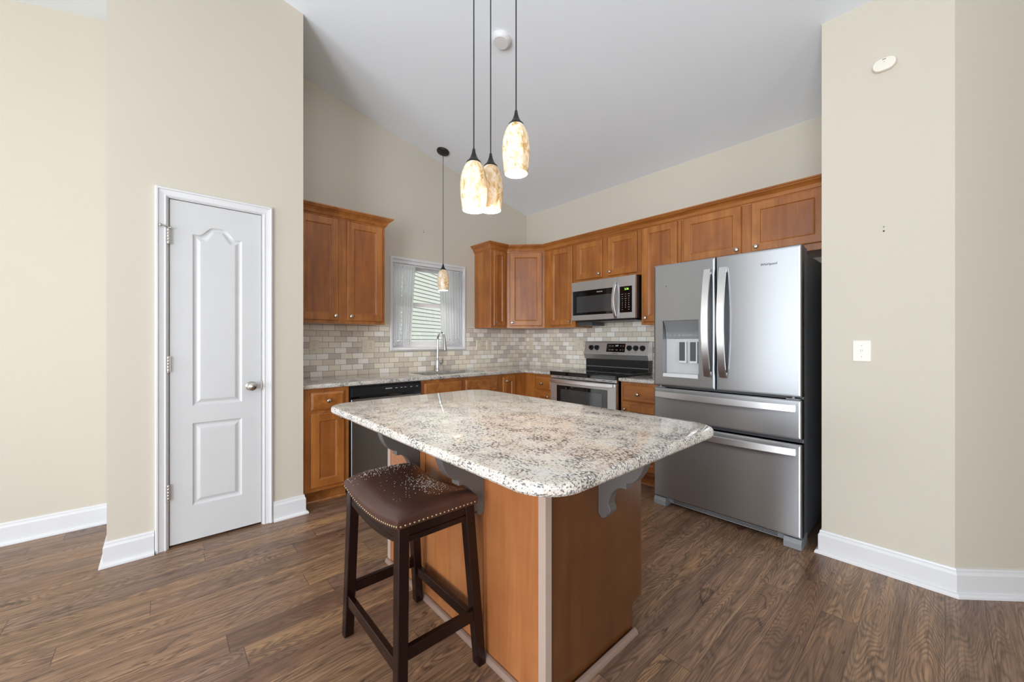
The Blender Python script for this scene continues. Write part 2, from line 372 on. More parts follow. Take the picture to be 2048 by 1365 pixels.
# ------------------------------------------------------------------ mesh helpers (everything is laid out in world metres)
class MB:
    def __init__(self): self.bm = bmesh.new()
    def quadbox(self, x0, x1, y0, y1, z0, z1, bev=0.0, seg=2):
        bm = bmesh.new()
        bmesh.ops.create_cube(bm, size=1.0)
        for v in bm.verts:
            v.co = Vector(((x0 + x1) / 2 + v.co.x * (x1 - x0), (y0 + y1) / 2 + v.co.y * (y1 - y0), (z0 + z1) / 2 + v.co.z * (z1 - z0)))
        if bev > 0:
            bmesh.ops.bevel(bm, geom=bm.edges[:], offset=bev, segments=seg, profile=0.7, affect='EDGES')
        self.merge(bm); return self
    def merge(self, bm, mat=None):
        if mat is not None: bmesh.ops.transform(bm, matrix=mat, verts=bm.verts[:])
        me = bpy.data.meshes.new('tmp'); bm.to_mesh(me); bm.free()
        self.bm.from_mesh(me); bpy.data.meshes.remove(me)
    def face(self, pts):
        vs = [self.bm.verts.new(p) for p in pts]
        return self.bm.faces.new(vs)
    def loops(self, rings, cap0=True, cap1=True, closed=True):
        """bridge equal-length rings of points"""
        R = [[self.bm.verts.new(p) for p in r] for r in rings]
        n = len(R[0])
        for a, b in zip(R[:-1], R[1:]):
            for i in range(n if closed else n - 1):
                j = (i + 1) % n
                try: self.bm.faces.new((a[i], a[j], b[j], b[i]))
                except ValueError: pass
        if cap0 and closed: self.bm.faces.new(R[0][::-1])
        if cap1 and closed: self.bm.faces.new(R[-1])
        return R
    def lathe(self, prof, base, axis=(0, 0, 1), n=24, cap=True):
        """prof = [(r, h)...] around axis from base"""
        ax = Vector(axis).normalized()
        t = Vector((1, 0, 0)) if abs(ax.x) < 0.9 else Vector((0, 1, 0))
        u = ax.cross(t).normalized(); w = ax.cross(u)
        B = Vector(base)
        rings = []
        for r, h in prof:
            r = max(r, 1e-5)
            rings.append([B + ax * h + (u * math.cos(2 * PI * i / n) + w * math.sin(2 * PI * i / n)) * r for i in range(n)])
        self.loops(rings, cap, cap); return self
    def tube(self, pts, r, n=10):
        pts = [Vector(p) for p in pts]
        rings = []; u = None
        for i, p in enumerate(pts):
            d = (pts[min(i + 1, len(pts) - 1)] - pts[max(i - 1, 0)]).normalized()
            if u is None:
                t = Vector((0, 0, 1)) if abs(d.z) < 0.9 else Vector((1, 0, 0))
                u = d.cross(t).normalized()
            else:
                u = (u - d * u.dot(d)).normalized()
            w = d.cross(u)
            rr = r[i] if isinstance(r, (list, tuple)) else r
            rings.append([p + (u * math.cos(2 * PI * k / n) + w * math.sin(2 * PI * k / n)) * rr for k in range(n)])
        self.loops(rings); return self
    def ribbon(self, pts, half_w, half_t, wdir):
        """flat bar along pts; wdir = width direction"""
        pts = [Vector(p) for p in pts]; wd = Vector(wdir).normalized(); rings = []
        for i, p in enumerate(pts):
            d = (pts[min(i + 1, len(pts) - 1)] - pts[max(i - 1, 0)]).normalized()
            nrm = d.cross(wd).normalized()
            c = min(half_t, half_w) * 0.35
            rings.append([p + wd * a + nrm * b_ for a, b_ in ((half_w - c, half_t), (half_w, half_t - c), (half_w, -half_t + c), (half_w - c, -half_t), (-half_w + c, -half_t), (-half_w, -half_t + c), (-half_w, half_t - c), (-half_w + c, half_t))])
        self.loops(rings); return self
    def rect_rings(self, O, u, n, w, h, rings, cap_back=True):
        """panel on a plane: O lower corner, u horizontal unit, n outward normal, vertical = z.  rings=[(inset, depth)]"""
        O = Vector(O); u = Vector(u); n = Vector(n); z = Vector((0, 0, 1)); out = []
        for ins, dep in rings:
            out.append([O + u * a + z * b_ + n * dep for a, b_ in ((ins, ins), (w - ins, ins), (w - ins, h - ins), (ins, h - ins))])
        self.loops(out, cap_back, True); return self
    def prism(self, poly, fmap, d0, d1):
        self.loops([[fmap(p, d0) for p in poly], [fmap(p, d1) for p in poly]]); return self
    def sweep(self, path, prof, fmap, closed=False):
        """mitred sweep: path 2-D, prof [(across, depth)], across>0 = left of travel"""
        P = [Vector(p) for p in path]; n = len(P); dirs = []
        for i in range(n - 1): dirs.append((P[i + 1] - P[i]).normalized())
        rings = []
        for i in range(n):
            if i == 0: nn = Vector((-dirs[0].y, dirs[0].x)); k = 1
            elif i == n - 1: nn = Vector((-dirs[-1].y, dirs[-1].x)); k = 1
            else:
                a = Vector((-dirs[i - 1].y, dirs[i - 1].x)); b_ = Vector((-dirs[i].y, dirs[i].x))
                nn = (a + b_).normalized(); k = 1 / max(0.2, nn.dot(a))
            rings.append([fmap(P[i] + nn * (ac * k), de) for ac, de in prof])
        self.loops(rings); return self
    def build(self, name, mat, parent=None, smooth=False, angle=35, world=True):
        bm = self.bm
        bmesh.ops.remove_doubles(bm, verts=bm.verts[:], dist=1e-6)
        bmesh.ops.recalc_face_normals(bm, faces=bm.faces[:])
        if parent is not None and world:
            bmesh.ops.transform(bm, matrix=wmat(parent).inverted(), verts=bm.verts[:])
        me = bpy.data.meshes.new(name); bm.to_mesh(me); bm.free()
        if smooth:
            for p in me.polygons: p.use_smooth = True
            try: me.set_sharp_from_angle(angle=math.radians(angle))
            except Exception: pass
        o = bpy.data.objects.new(name, me); COL.objects.link(o)
        for m_ in (mat if isinstance(mat, (list, tuple)) else [mat]): me.materials.append(m_)
        if parent is not None: o.parent = parent
        return o
def wmat(o):
    m = Matrix.LocRotScale(o.location, o.rotation_euler, None)
    return wmat(o.parent) @ m if o.parent else m
def box(x0, x1, y0, y1, z0, z1, bev=0.0, seg=2): return MB().quadbox(x0, x1, y0, y1, z0, z1, bev, seg)
def tag(o, label, cat, group=None, kind=None):
    o['label'] = label; o['category'] = cat
    if group: o['group'] = group
    if kind: o['kind'] = kind
    return o
def thing(name, label, cat, loc=(0, 0, 0), group=None, rotz=0):
    o = bpy.data.objects.new(name, None); COL.objects.link(o); o.empty_display_size = 0.1
    o.location = loc; o.rotation_euler = (0, 0, rotz)
    return tag(o, label, cat, group)
def struct(o, label=None):
    o['kind'] = 'structure'
    if label: o['label'] = label
    return o
FY = lambda y0: (lambda p, d: Vector((p[0], y0 - d, p[1])))     # plane facing -Y : (x,z), outward depth
FX = lambda x0: (lambda p, d: Vector((x0 - d, p[0], p[1])))     # plane facing -X : (y,z)
FZ = lambda p, d: Vector((p[0], p[1], d))
def text(body, size, origin, facing, mat, parent, name='logo', depth=0.0006, align='CENTER', extra=1.0):
    c = bpy.data.curves.new('txt', 'FONT'); c.body = body; c.size = size; c.align_x = align; c.align_y = 'CENTER'
    c.extrude = depth; c.space_character = extra
    t = bpy.data.objects.new('txt', c); COL.objects.link(t)
    dg = bpy.context.evaluated_depsgraph_get(); dg.update()
    me = bpy.data.meshes.new_from_object(t.evaluated_get(dg))
    bpy.data.objects.remove(t); bpy.data.curves.remove(c)
    if facing == '-X': R_ = Matrix(((0, 0, -1, 0), (-1, 0, 0, 0), (0, 1, 0, 0), (0, 0, 0, 1)))
    else: R_ = Matrix(((1, 0, 0, 0), (0, 0, -1, 0), (0, 1, 0, 0), (0, 0, 0, 1)))
    me.transform(wmat(parent).inverted() @ Matrix.Translation(origin) @ R_)
    me.materials.clear(); me.materials.append(mat); me.name = name
    o = bpy.data.objects.new(name, me); COL.objects.link(o); o.parent = parent
    return o

# ------------------------------------------------------------------ the setting
RX, RZ, SL = 0.58, 3.574, 0.234           # ridge x, ridge height, slope
def cz(x): return RZ - SL * abs(x - RX)
VA, UB = 3.71, 3.59
fl = box(-4.15, 4.35, -4.65, 4.0, -0.06, 0.0).build('floor', M['floor']); struct(fl, 'brown oak plank laminate floor')
mb = MB()
for sgn, xe in ((-1, -4.2), (1, 4.4)):
    pts = [(RX, cz(RX)), (xe, cz(xe))]
    for a, b_ in ((0, 1),):
        mb.loops([[(RX, y, RZ), (xe, y, cz(xe)), (xe, y, cz(xe) + 0.12), (RX, y, RZ + 0.12)] for y in (-4.7, 4.0)])
ce = mb.build('ceiling', M['ceiling']); struct(ce, 'vaulted white ceiling')

def wall_x(y0, y1, x0, x1, holes=(), bottom=0.0):
    """wall parallel to X following the sloped ceiling; holes (hx0,hx1,hz0,hz1)"""
    mb = MB(); br = sorted(set([x0, x1] + [h[i] for h in holes for i in (0, 1)] + ([RX] if x0 < RX < x1 else [])))
    for a, b_ in zip(br[:-1], br[1:]):
        cells = [(bottom, None)]
        for h in holes:
            if h[0] <= a + 1e-6 and b_ <= h[1] + 1e-6: cells = [(bottom, h[2]), (h[3], None)]
        for z0, z1 in cells:
            if z1 is not None and z1 - z0 < 1e-5: continue
            ta = z1 if z1 is not None else cz(a) + 0.03; tb = z1 if z1 is not None else cz(b_) + 0.03
            mb.loops([[(a, y, z0), (b_, y, z0), (b_, y, tb), (a, y, ta)] for y in (y0, y1)])
    return mb
def wall_y(x0, x1, y0, y1, holes=()):
    mb = MB(); br = sorted(set([y0, y1] + [h[i] for h in holes for i in (0, 1)]))
    for a, b_ in zip(br[:-1], br[1:]):
        cells = [(0, None)]
        for h in holes:
            if h[0] <= a + 1e-6 and b_ <= h[1] + 1e-6: cells = [(0, h[2]), (h[3], None)]
        for z0, z1 in cells:
            if z1 is not None and z1 - z0 < 1e-5: continue
            t0 = z1 if z1 is not None else cz(x0) + 0.03; t1 = z1 if z1 is not None else cz(x1) + 0.03
            mb.loops([[(x0, y, z0), (x1, y, z0), (x1, y, t1), (x0, y, t0)] for y in (a, b_)])
    return mb
WIN = (1.715, 2.577, 1.142, 2.045)
struct(wall_x(VA, VA + 0.15, -0.125, UB + 0.12, [WIN]).build('wall_back', M['wall']), 'beige wall with the window over the sink')
struct(wall_y(UB, UB + 0.12, 0.36, VA).build('wall_right', M['wall']), 'beige wall behind the range and refrigerator')
PY = 3.04
DOOR = (0.022, 0.498, 0.0, 2.066)
mbp = wall_x(PY, PY + 0.1, -0.225, 0.742, [DOOR])
for xa, xb in ((-0.225, -0.125), (0.642, 0.742)):
    b2 = wall_y(xa, xb, PY + 0.1, VA + 0.05); me = bpy.data.meshes.new('t'); b2.bm.to_mesh(me); mbp.bm.from_mesh(me)
struct(mbp.build('wall_pantry', M['wall']), 'beige pantry closet wall around the white door')
LY = 3.768
struct(wall_x(LY, LY + 0.12, -4.1, -0.13).build('wall_left', M['wall']), 'beige wall at far left')
RXW = 2.83
ch = 0.36
# wall right of the refrigerator : recess return, short front and the 45 degree face
mb = MB()
poly = [(UB, 0.479), (RXW, 0.479), (RXW, -0.029), (RXW + ch, -0.029 - ch), (4.18, -0.029 - ch), (4.18, 0.07 - ch), (RXW + ch + 0.05, 0.07 - ch), (RXW + 0.115, 0.019), (RXW + 0.115, 0.36), (UB, 0.36)]
mb.loops([[(x, y, 0) for x, y in poly], [(x, y, cz(x) + 0.03) for x, y in poly]])
struct(mb.build('wall_corner', M['wall']), 'beige corner wall right of the refrigerator')
struct(wall_x(-1.42, -1.3, 1.5, 4.18).build('wall_added_blocker', M['wall']), 'unseen beige wall added to keep light off the corner wall')  # out of view, added to block south window light from the 45 degree face
struct(wall_y(4.18, 4.3, -4.6, -0.25).build('wall_living_right', M['wall']), 'beige living room wall')
struct(wall_y(-4.12, -4.0, -4.6, 3.9, [(-2.45, 0.65, 0.28, 2.42), (1.12, 2.52, 0.28, 2.42)]).build('wall_living_left', M['wall']), 'beige living room wall with windows')
struct(wall_x(-4.62, -4.5, -4.1, 4.3, [(-3.12, 0.72, 0.28, 2.42)]).build('wall_living_back', M['wall']), 'beige living room wall with windows')

# baseboards
BB = [(0, 0.132), (0.006, 0.132), (0.0085, 0.124), (0.0085, 0.117), (0.0145, 0.104), (0.0145, 0.02), (0.023, 0.018), (0.029, 0.010), (0.03, 0.0), (0, 0)]
def baseboard(name, path):
    # room side is to the left of travel
    return struct(MB().sweep(path, BB, FZ).build(name, M['white']), 'white baseboard with shoe moulding')
baseboard('baseboard_left', [(-0.226, LY), (-3.99, LY)][::1])
baseboard('baseboard_pantry', [(-0.035, PY), (-0.225, PY), (-0.225, LY - 0.03)])
baseboard('baseboard_pantry_right', [(0.742, 3.30), (0.742, PY), (0.556, PY)][::1])
baseboard('baseboard_corner', [(RXW + 0.3, 0.479), (RXW, 0.479), (RXW, -0.029), (RXW + ch, -0.029 - ch), (4.17, -0.029 - ch)][::-1])

# pantry door
leaf = MB()
LX0, LX1, LZ0, LZ1, LYF = 0.031, 0.490, 0.014, 2.056, 3.048
def arch(x0, x1, z0, zs, zp, n=56):
    pts = [(x0, z0), (x1, z0)]
    for i in range(n + 1):
        t = 1 - i / n
        x = x0 + (x1 - x0) * t
        s = min(1, max(0, (0.5 - abs(t - 0.5) - 0.11) / 0.30)) if zp > zs else 0
        pts.append((x, zs + (zp - zs) * (0.5 - 0.5 * math.cos(PI * s))))
    return pts
def offset(poly, d):
    n = len(poly); out = []
    for i in range(n):
        p0, p1, p2 = Vector(poly[i - 1]), Vector(poly[i]), Vector(poly[(i + 1) % n])
        a = (p1 - p0); b_ = (p2 - p1)
        if a.length < 1e-9: a = b_
        if b_.length < 1e-9: b_ = a
        a.normalize(); b_.normalize()
        na = Vector((-a.y, a.x)); nb = Vector((-b_.y, b_.x)); nn = (na + nb)
        if nn.length < 1e-6: nn = na
        nn.normalize(); k = 1 / max(0.3, nn.dot(na))
        out.append(tuple(p1 + nn * d * k))
    return out
panels = [lambda i: arch(0.136 + i, 0.384 - i, 0.826 + i, 1.868 - i, 1.925 - i), lambda i: [(0.136 + i, 0.224 + i), (0.384 - i, 0.224 + i), (0.384 - i, 0.722 - i), (0.136 + i, 0.722 - i)]]
f = FY(LYF)
bm = leaf.bm
outer = [bm.verts.new(f(p, 0)) for p in ((LX0, LZ0), (LX1, LZ0), (LX1, LZ1), (LX0, LZ1))]
edges = [bm.edges.new((outer[i], outer[(i + 1) % 4])) for i in range(4)]
for pl in panels:
    prev = None
    for ins, dep in ((0, 0), (0.004, -0.004), (0.010, -0.0075), (0.017, -0.0085), (0.022, -0.0075), (0.036, -0.0015), (0.040, -0.001)):
        vs = [bm.verts.new(f(p, dep)) for p in pl(ins)]
        if prev is None:
            edges += [bm.edges.new((vs[i], vs[(i + 1) % len(vs)])) for i in range(len(vs))]
        else:
            for i in range(len(vs)):
                j = (i + 1) % len(vs); bm.faces.new((prev[i], prev[j], vs[j], vs[i]))
        prev = vs
    bm.faces.new(prev)
bmesh.ops.triangle_fill(bm, use_beauty=True, use_dissolve=False, edges=edges)
back = [bm.verts.new(f(p, -0.035)) for p in ((LX0, LZ0), (LX1, LZ0), (LX1, LZ1), (LX0, LZ1))]
for i in range(4):
    j = (i + 1) % 4; bm.faces.new((outer[i], outer[j], back[j], back[i]))
bm.faces.new(back)
door = leaf.build('door_1', M['door_white']); struct(door, 'white two-panel arched pantry door')
CAS = [(0, 0), (0, 0.008), (0.006, 0.012), (0.012, 0.009), (0.020, 0.010), (0.036, 0.013), (0.040, 0.019), (0.047, 0.019), (0.052, 0.014), (0.052, 0)]
mb = MB().sweep([(0.5, 0.0), (0.5, 2.064), (0.020, 2.064), (0.020, 0.0)], [(-a, d) for a, d in CAS], FY(PY))
mb.build('door_casing', M['white'], door)
mb = MB()
mb.quadbox(0.0225, 0.027, PY + 0.0, PY + 0.1, 0, 2.0655); mb.quadbox(0.493, 0.4975, PY, PY + 0.1, 0, 2.0655); mb.quadbox(0.0275, 0.4925, PY, PY + 0.1, 2.060, 2.0655)
mb.build('door_jamb', M['white'], door)
for k, z in enumerate((1.838, 1.086, 0.332)):
    mb = MB()
    for i in range(5): mb.lathe([(0.0062, 0), (0.0068, 0.001), (0.0068, 0.0165), (0.0062, 0.0175)], (0.026, PY - 0.006, z - 0.045 + i * 0.018), n=12)
    mb.lathe([(0.003, -0.004), (0.0072, -0.003), (0.0072, 0.0), (0.003, 0.001)], (0.026, PY - 0.006, z - 0.045), n=12)
    mb.quadbox(0.019, 0.034, PY - 0.003, PY + 0.012, z - 0.045, z + 0.045)
    if k == 0:
        mb.tube([(0.026, PY - 0.006, z + 0.048), (0.010, PY - 0.022, z + 0.050), (-0.004, PY - 0.03, z + 0.052)], 0.003, 8)
        mb.lathe([(0.004, 0), (0.009, 0.002), (0.009, 0.008), (0.004, 0.01)], (-0.002, PY - 0.028, z + 0.052), (-0.8, 0.5, 0), 12)
        mb.tube([(0.026, PY - 0.006, z + 0.048), (0.040, PY - 0.016, z + 0.046)], 0.0045, 8)
    mb.build('hinge', M['nickel'], door, True)
kb = MB().lathe([(0.030, 0), (0.030, 0.004), (0.024, 0.010), (0.012, 0.014), (0.011, 0.028), (0.020, 0.033), (0.027, 0.042), (0.028, 0.050), (0.024, 0.058), (0.012, 0.063), (0.0, 0.064)], (0.432, LYF, 0.925), (0, -1, 0), 28)
kb.build('door_knob', M['nickel'], door, True)
MB().quadbox(0.4885, 0.4955, PY - 0.001, PY + 0.012, 0.895, 0.955, 0.002).build('strike_plate', M['nickel'], door)
# inside of the pantry is dark, closed box behind the door
# ------------------------------------------------------------------ window over the sink
wy = VA
mb = MB()
x0, x1, z0, z1 = WIN
# vinyl frame, meeting rail
mb.quadbox(x0, x0 + 0.035, wy + 0.075, wy + 0.14, z0, z1); mb.quadbox(x1 - 0.035, x1, wy + 0.075, wy + 0.14, z0, z1)
mb.quadbox(x0 + 0.035, x1 - 0.035, wy + 0.075, wy + 0.14, z0, z0 + 0.035); mb.quadbox(x0 + 0.035, x1 - 0.035, wy + 0.075, wy + 0.14, z1 - 0.035, z1)
win = struct(mb.build('window_1', M['white']), 'white sash window over the sink')
def sash(za, zb, ya, name):
    m_ = MB(); a, b_ = x0 + 0.035, x1 - 0.035; t = 0.038
    m_.quadbox(a, a + t, ya, ya + 0.03, za, zb, 0.002); m_.quadbox(b_ - t, b_, ya, ya + 0.03, za, zb, 0.002)
    m_.quadbox(a + t, b_ - t, ya, ya + 0.03, za, za + t, 0.002); m_.quadbox(a + t, b_ - t, ya, ya + 0.03, zb - t, zb, 0.002)
    s = m_.build(name, M['white'], win)
    MB().quadbox(a + t, b_ - t, ya + 0.012, ya + 0.016, za + t, zb - t).build('glass_pane', M['glass'], s)
sash(z0 + 0.035, 1.622, wy + 0.078, 'sash')
sash(1.592, z1 - 0.035, wy + 0.108, 'sash')
mb = MB()   # recess lining and sill board
mb.quadbox(x0 - 0.002, x1 + 0.002, wy - 0.012, wy + 0.0745, z0 - 0.004, z0 + 0.012, 0.003)
mb.build('window_sill', M['white'], win)
mb = MB(); mb.quadbox(x0, x1, wy - 0.001, wy + 0.0745, z1 - 0.010, z1)
mb.build('head_lining', M['white'], win)
for xa, xb in ((x0, x0 + 0.008), (x1 - 0.008, x1)): box(xa, xb, wy - 0.001, wy + 0.0745, z0 + 0.0125, z1 - 0.0105).build('side_lining', M['white'], win)
box(x0 + 0.008, x1 - 0.008, wy - 0.002, wy + 0.03, z1 - 0.032, z1 - 0.010, 0.002).build('head_stop', M['white'], win)
CW = [(0, 0), (0, 0.012), (0.006, 0.016), (0.018, 0.016), (0.026, 0.010), (0.028, 0)]
mb = MB().sweep([(x0 + .3, z0), (x0, z0), (x0, z1), (x1, z1), (x1, z0), (x0 + .3, z0)], CW, FY(wy))
mb.build('window_casing', M['white'], win)
mb = MB()   # blind headrail inside the top of the recess
mb.quadbox(x0 + 0.006, x1 - 0.006, wy + 0.028, wy + 0.068, z1 - 0.05, z1 - 0.004, 0.004)
mb.build('headrail', M['white'], win)
# curtains on a thin rod
rod = thing('curtain_rod', 'thin white tension rod across the top of the sink window', 'curtain rod', (2.146, wy + 0.012, 2.002))
MB().tube([(x0 + 0.003, wy + 0.012, 2.002), (x1 - 0.003, wy + 0.012, 2.002)], 0.006, 10).build('rod', M['white'], rod, True)
for xx, s_ in ((x0 + 0.001, 1), (x1 - 0.001, -1)): MB().lathe([(0.010, 0), (0.010, 0.006), (0.007, 0.012)], (xx, wy + 0.012, 2.002), (s_, 0, 0), 14).build('end_cap', M['grey_plastic'], rod, True)
def curtain(xa_t, xb_t, xa_b, xb_b, zb, seed, label):
    rnd = random.Random(seed); nu, nv = 90, 40
    bm = bmesh.new(); uvl = bm.loops.layers.uv.new('UVMap'); g = []
    ph = [rnd.uniform(0, 6.28) for _ in range(4)]
    for j in range(nv + 1):
        v = j / nv; row = []
        for i in range(nu + 1):
            u = i / nu
            xa = xa_t + (xa_b - xa_t) * (1 - v) ; xb = xb_t + (xb_b - xb_t) * (1 - v) ** 0.8
            x = xa + (xb - xa) * u
            amp = 0.006 + 0.007 * (1 - v)
            y = wy + 0.012 + amp * math.sin(u * 2 * PI * 8 + ph[0]) + 0.006 * (1 - v) * math.sin(u * 2 * PI * 3.3 + ph[1]) + (0.004 * math.sin(u * 2 * PI * 24 + ph[2]) if v > 0.93 else 0.002 * math.sin(u * 60))
            if v > 0.96: y = wy + 0.004 + 0.3 * (y - wy)
            z = zb + (2.010 - zb) * v + 0.005 * math.sin(u * 14 + ph[3]) * (1 - v)
            row.append(bm.verts.new((x, y, z)))
        g.append(row)
    for j in range(nv):
        for i in range(nu):
            fc = bm.faces.new((g[j][i], g[j][i + 1], g[j + 1][i + 1], g[j + 1][i]))
            for lp, (a, b_) in zip(fc.loops, ((i, j), (i + 1, j), (i + 1, j + 1), (i, j + 1))): lp[uvl].uv = (a / nu, b_ / nv)
    me = bpy.data.meshes.new('curtain'); bm.to_mesh(me); bm.free()
    for p in me.polygons: p.use_smooth = True
    me.materials.append(M['sheer'])
    o = bpy.data.objects.new('sheer_curtain', me); COL.objects.link(o)
    return tag(o, label, 'curtain', 'sheer curtains on the sink window')
curtain(1.722, 1.985, 1.73, 1.93, 1.175, 3, 'white sheer lace-edged curtain at the left side of the window')
curtain(2.57, 2.262, 2.568, 2.305, 1.175, 8, 'white sheer lace-edged curtain at the right side, behind the small pendant')

# neighbouring house with lap siding
ang = math.radians(32.6)
hx, hy = 5.3, 10.0
house = thing('neighbouring_house', 'pale green lap-sided house seen through the sink window', 'house', (hx, hy, -1.0), rotz=ang)
mb = MB(); prof = []
z = -1.0
while z < 6.2:
    prof += [(-0.022, z), (-0.022, z + 0.020), (0.020, z + 0.020), (0.0, z + 0.112)]; z += 0.112
sec = [(-p[0], p[1]) for p in prof] + [(5.0, prof[-1][1]), (5.0, -1.0)]
Rz = Matrix.Translation((hx, hy, 0)) @ Matrix.Rotation(ang, 4, 'Z')
mb.loops([[Rz @ Vector((sx_, q[0], q[1])) for q in sec] for sx_ in (-7, 9)])
mb.build('siding', M['siding'], house)
mb = MB(); mb.loops([[Rz @ Vector((sx_, q[0], q[1])) for q in ((-0.4, 6.1), (5.4, 6.1), (2.5, 7.8))] for sx_ in (-7.4, 9.4)])
mb.build('roof', M['roof'], house)

# ------------------------------------------------------------------ kitchen cabinets
FRAMES = {'-Y': (Vector((1, 0, 0)), Vector((0, -1, 0))), '-X': (Vector((0, -1, 0)), Vector((-1, 0, 0))), '+X': (Vector((0, 1, 0)), Vector((1, 0, 0)))}
DT = 0.019
def cab_door(parent, O, u, n, w, h, name='door', knob=None, slab=False, stile=0.056):
    """O lower-left corner (seen from the room) on the face-frame plane"""
    mb = MB()
    if slab:
        rings = [(0, 0), (0, DT - 0.008), (0.002, DT - 0.006), (0.006, DT - 0.004), (0.016, DT), (0.018, DT)]
    else:
        rings = [(0, 0), (0, DT - 0.006), (0.002, DT - 0.003), (0.006, DT), (stile, DT), (stile + 0.004, DT - 0.002), (stile + 0.008, DT - 0.008), (stile + 0.012, DT - 0.0095), (stile + 0.014, DT - 0.0095)]
    mb.rect_rings(O, u, n, w, h, rings)
    d = mb.build(name, M['wood_h'] if slab else M['wood'], parent)
    if not slab:
        i_ = stile + 0.0135
        MB().rect_rings(Vector(O) + Vector(u) * i_ + Vector((0, 0, i_)), u, n, w - 2 * i_, h - 2 * i_, [(0, DT - 0.013), (0, DT - 0.0090), (0.001, DT - 0.0085)]).build('panel', M['wood_panel'], d)
    if knob:
        ku, kz = knob
        p = Vector(O) + Vector(u) * ku + Vector((0, 0, kz)) + Vector(n) * DT
        MB().lathe([(0.007, 0), (0.006, 0.003), (0.0055, 0.010), (0.008, 0.013), (0.0145, 0.016), (0.0155, 0.020), (0.0135, 0.024), (0.006, 0.0265), (0.0, 0.027)], p, n, 20).build('knob', M['nickel'], d, True)
    return d
def carcass(parent, x0, x1, y0, y1, z0, z1, name='body'):
    return box(x0, x1, y0, y1, z0, z1, 0.0015, 1).build(name, M['wood'], parent)

ZU0, ZU1 = 1.366, 2.262
FA, FB = 3.405, 3.285     # upper face-frame planes
UA, NA = FRAMES['-Y']; UBv, NB = FRAMES['-X']
GU = 'stained maple wall cabinets'
# left of the window
c = thing('wall_cabinet', 'two-door brown wall cabinet left of the sink window', 'cabinet', (1.13, VA, ZU0), GU)
carcass(c, 0.748, 1.503, FA, VA, ZU0, ZU1)
cab_door(c, (0.785, FA, 1.391), UA, NA, 0.312, 0.848, knob=(0.285, 0.038))
cab_door(c, (1.165, FA, 1.391), UA, NA, 0.312, 0.848, knob=(0.030, 0.038))
# right of the window : narrow, corner, and the range wall run
c = thing('wall_cabinet', 'narrow one-door brown wall cabinet just right of the sink window', 'cabinet', (2.85, VA, ZU0), GU)
carcass(c, 2.737, 2.974, FA, VA, ZU0, ZU1)
cab_door(c, (2.772, FA, 1.391), UA, NA, 0.172, 0.848, knob=(0.030, 0.038), stile=0.046)
c = thing('wall_cabinet', 'diagonal corner wall cabinet with one door', 'cabinet', (3.35, 3.45, ZU0), GU)
mb = MB(); pl = [(2.976, VA), (2.976, FA), (FB, 3.094), (UB, 3.094), (UB, VA)]
mb.loops([[(x, y, z) for x, y in pl] for z in (ZU0, ZU1)]); mb.build('body', M['wood'], c)
du = Vector((FB - 2.976, 3.094 - FA, 0)); dl = du.length; du.normalize(); dn = Vector((du.y, -du.x, 0)); dn = -dn if dn.dot(Vector((-1, -1, 0))) < 0 else dn
cab_door(c, Vector((2.976, FA, 1.391)) + du * 0.034, du, dn, dl - 0.064, 0.848, knob=(0.030, 0.038))
c = thing('wall_cabinet', 'tall narrow wall cabinet between the corner cabinet and the microwave', 'cabinet', (UB, 2.87, ZU0), GU)
carcass(c, FB, UB, 2.645, 3.092, ZU0, ZU1)
cab_door(c, (FB, 3.002, 1.391), UBv, NB, 0.322, 0.848, knob=(0.293, 0.038))
c = thing('wall_cabinet', 'short two-door wall cabinet directly above the microwave', 'cabinet', (UB, 2.26, 1.835), GU)
carcass(c, FB, UB, 1.876, 2.643, 1.832, ZU1)
cab_door(c, (FB, 2.622, 1.858), UBv, NB, 0.325, 0.381, knob=(0.294, 0.038))
cab_door(c, (FB, 2.230, 1.858), UBv, NB, 0.318, 0.381, knob=(0.030, 0.040))
c = thing('wall_cabinet', 'tall wall cabinet between the microwave and the refrigerator', 'cabinet', (UB, 1.69, ZU0), GU)
carcass(c, FB, UB, 1.506, 1.874, ZU0, ZU1)
cab_door(c, (FB, 1.852, 1.391), UBv, NB, 0.318, 0.856, knob=(0.030, 0.038))
c = thing('wall_cabinet', 'wide two-door wall cabinet above the refrigerator', 'cabinet', (UB, 1.0, 1.835), GU)
carcass(c, FB, UB, 0.487, 1.504, 1.836, ZU1)
cab_door(c, (FB, 1.480, 1.882), UBv, NB, 0.442, 0.365, knob=(0.412, 0.034))
cab_door(c, (FB, 0.972, 1.882), UBv, NB, 0.442, 0.365, knob=(0.034, 0.036))
# crown moulding
CR = [(0, 0.0), (0.004, 0.0), (0.006, 0.008), (0.013, 0.014), (0.016, 0.022), (0.022, 0.036), (0.034, 0.050), (0.047, 0.058), (0.051, 0.062), (0.051, 0.066), (0.060, 0.070), (0.060, 0.080), (0, 0.080)]
CR = [(-a, z + 2.243) for a, z in CR]
o = MB().sweep([(0.748, FA), (1.503, FA), (1.503, VA)], CR, FZ).build('crown_moulding', M['wood_h'])
tag(o, 'brown crown moulding on the wall cabinet left of the window', 'moulding')
o = MB().sweep([(2.737, VA), (2.737, FA), (2.976, FA), (FB, 3.094), (FB, 0.487)], CR, FZ).build('crown_moulding', M['wood_h'])
tag(o, 'long brown crown moulding running over the corner cabinet to the refrigerator', 'moulding')

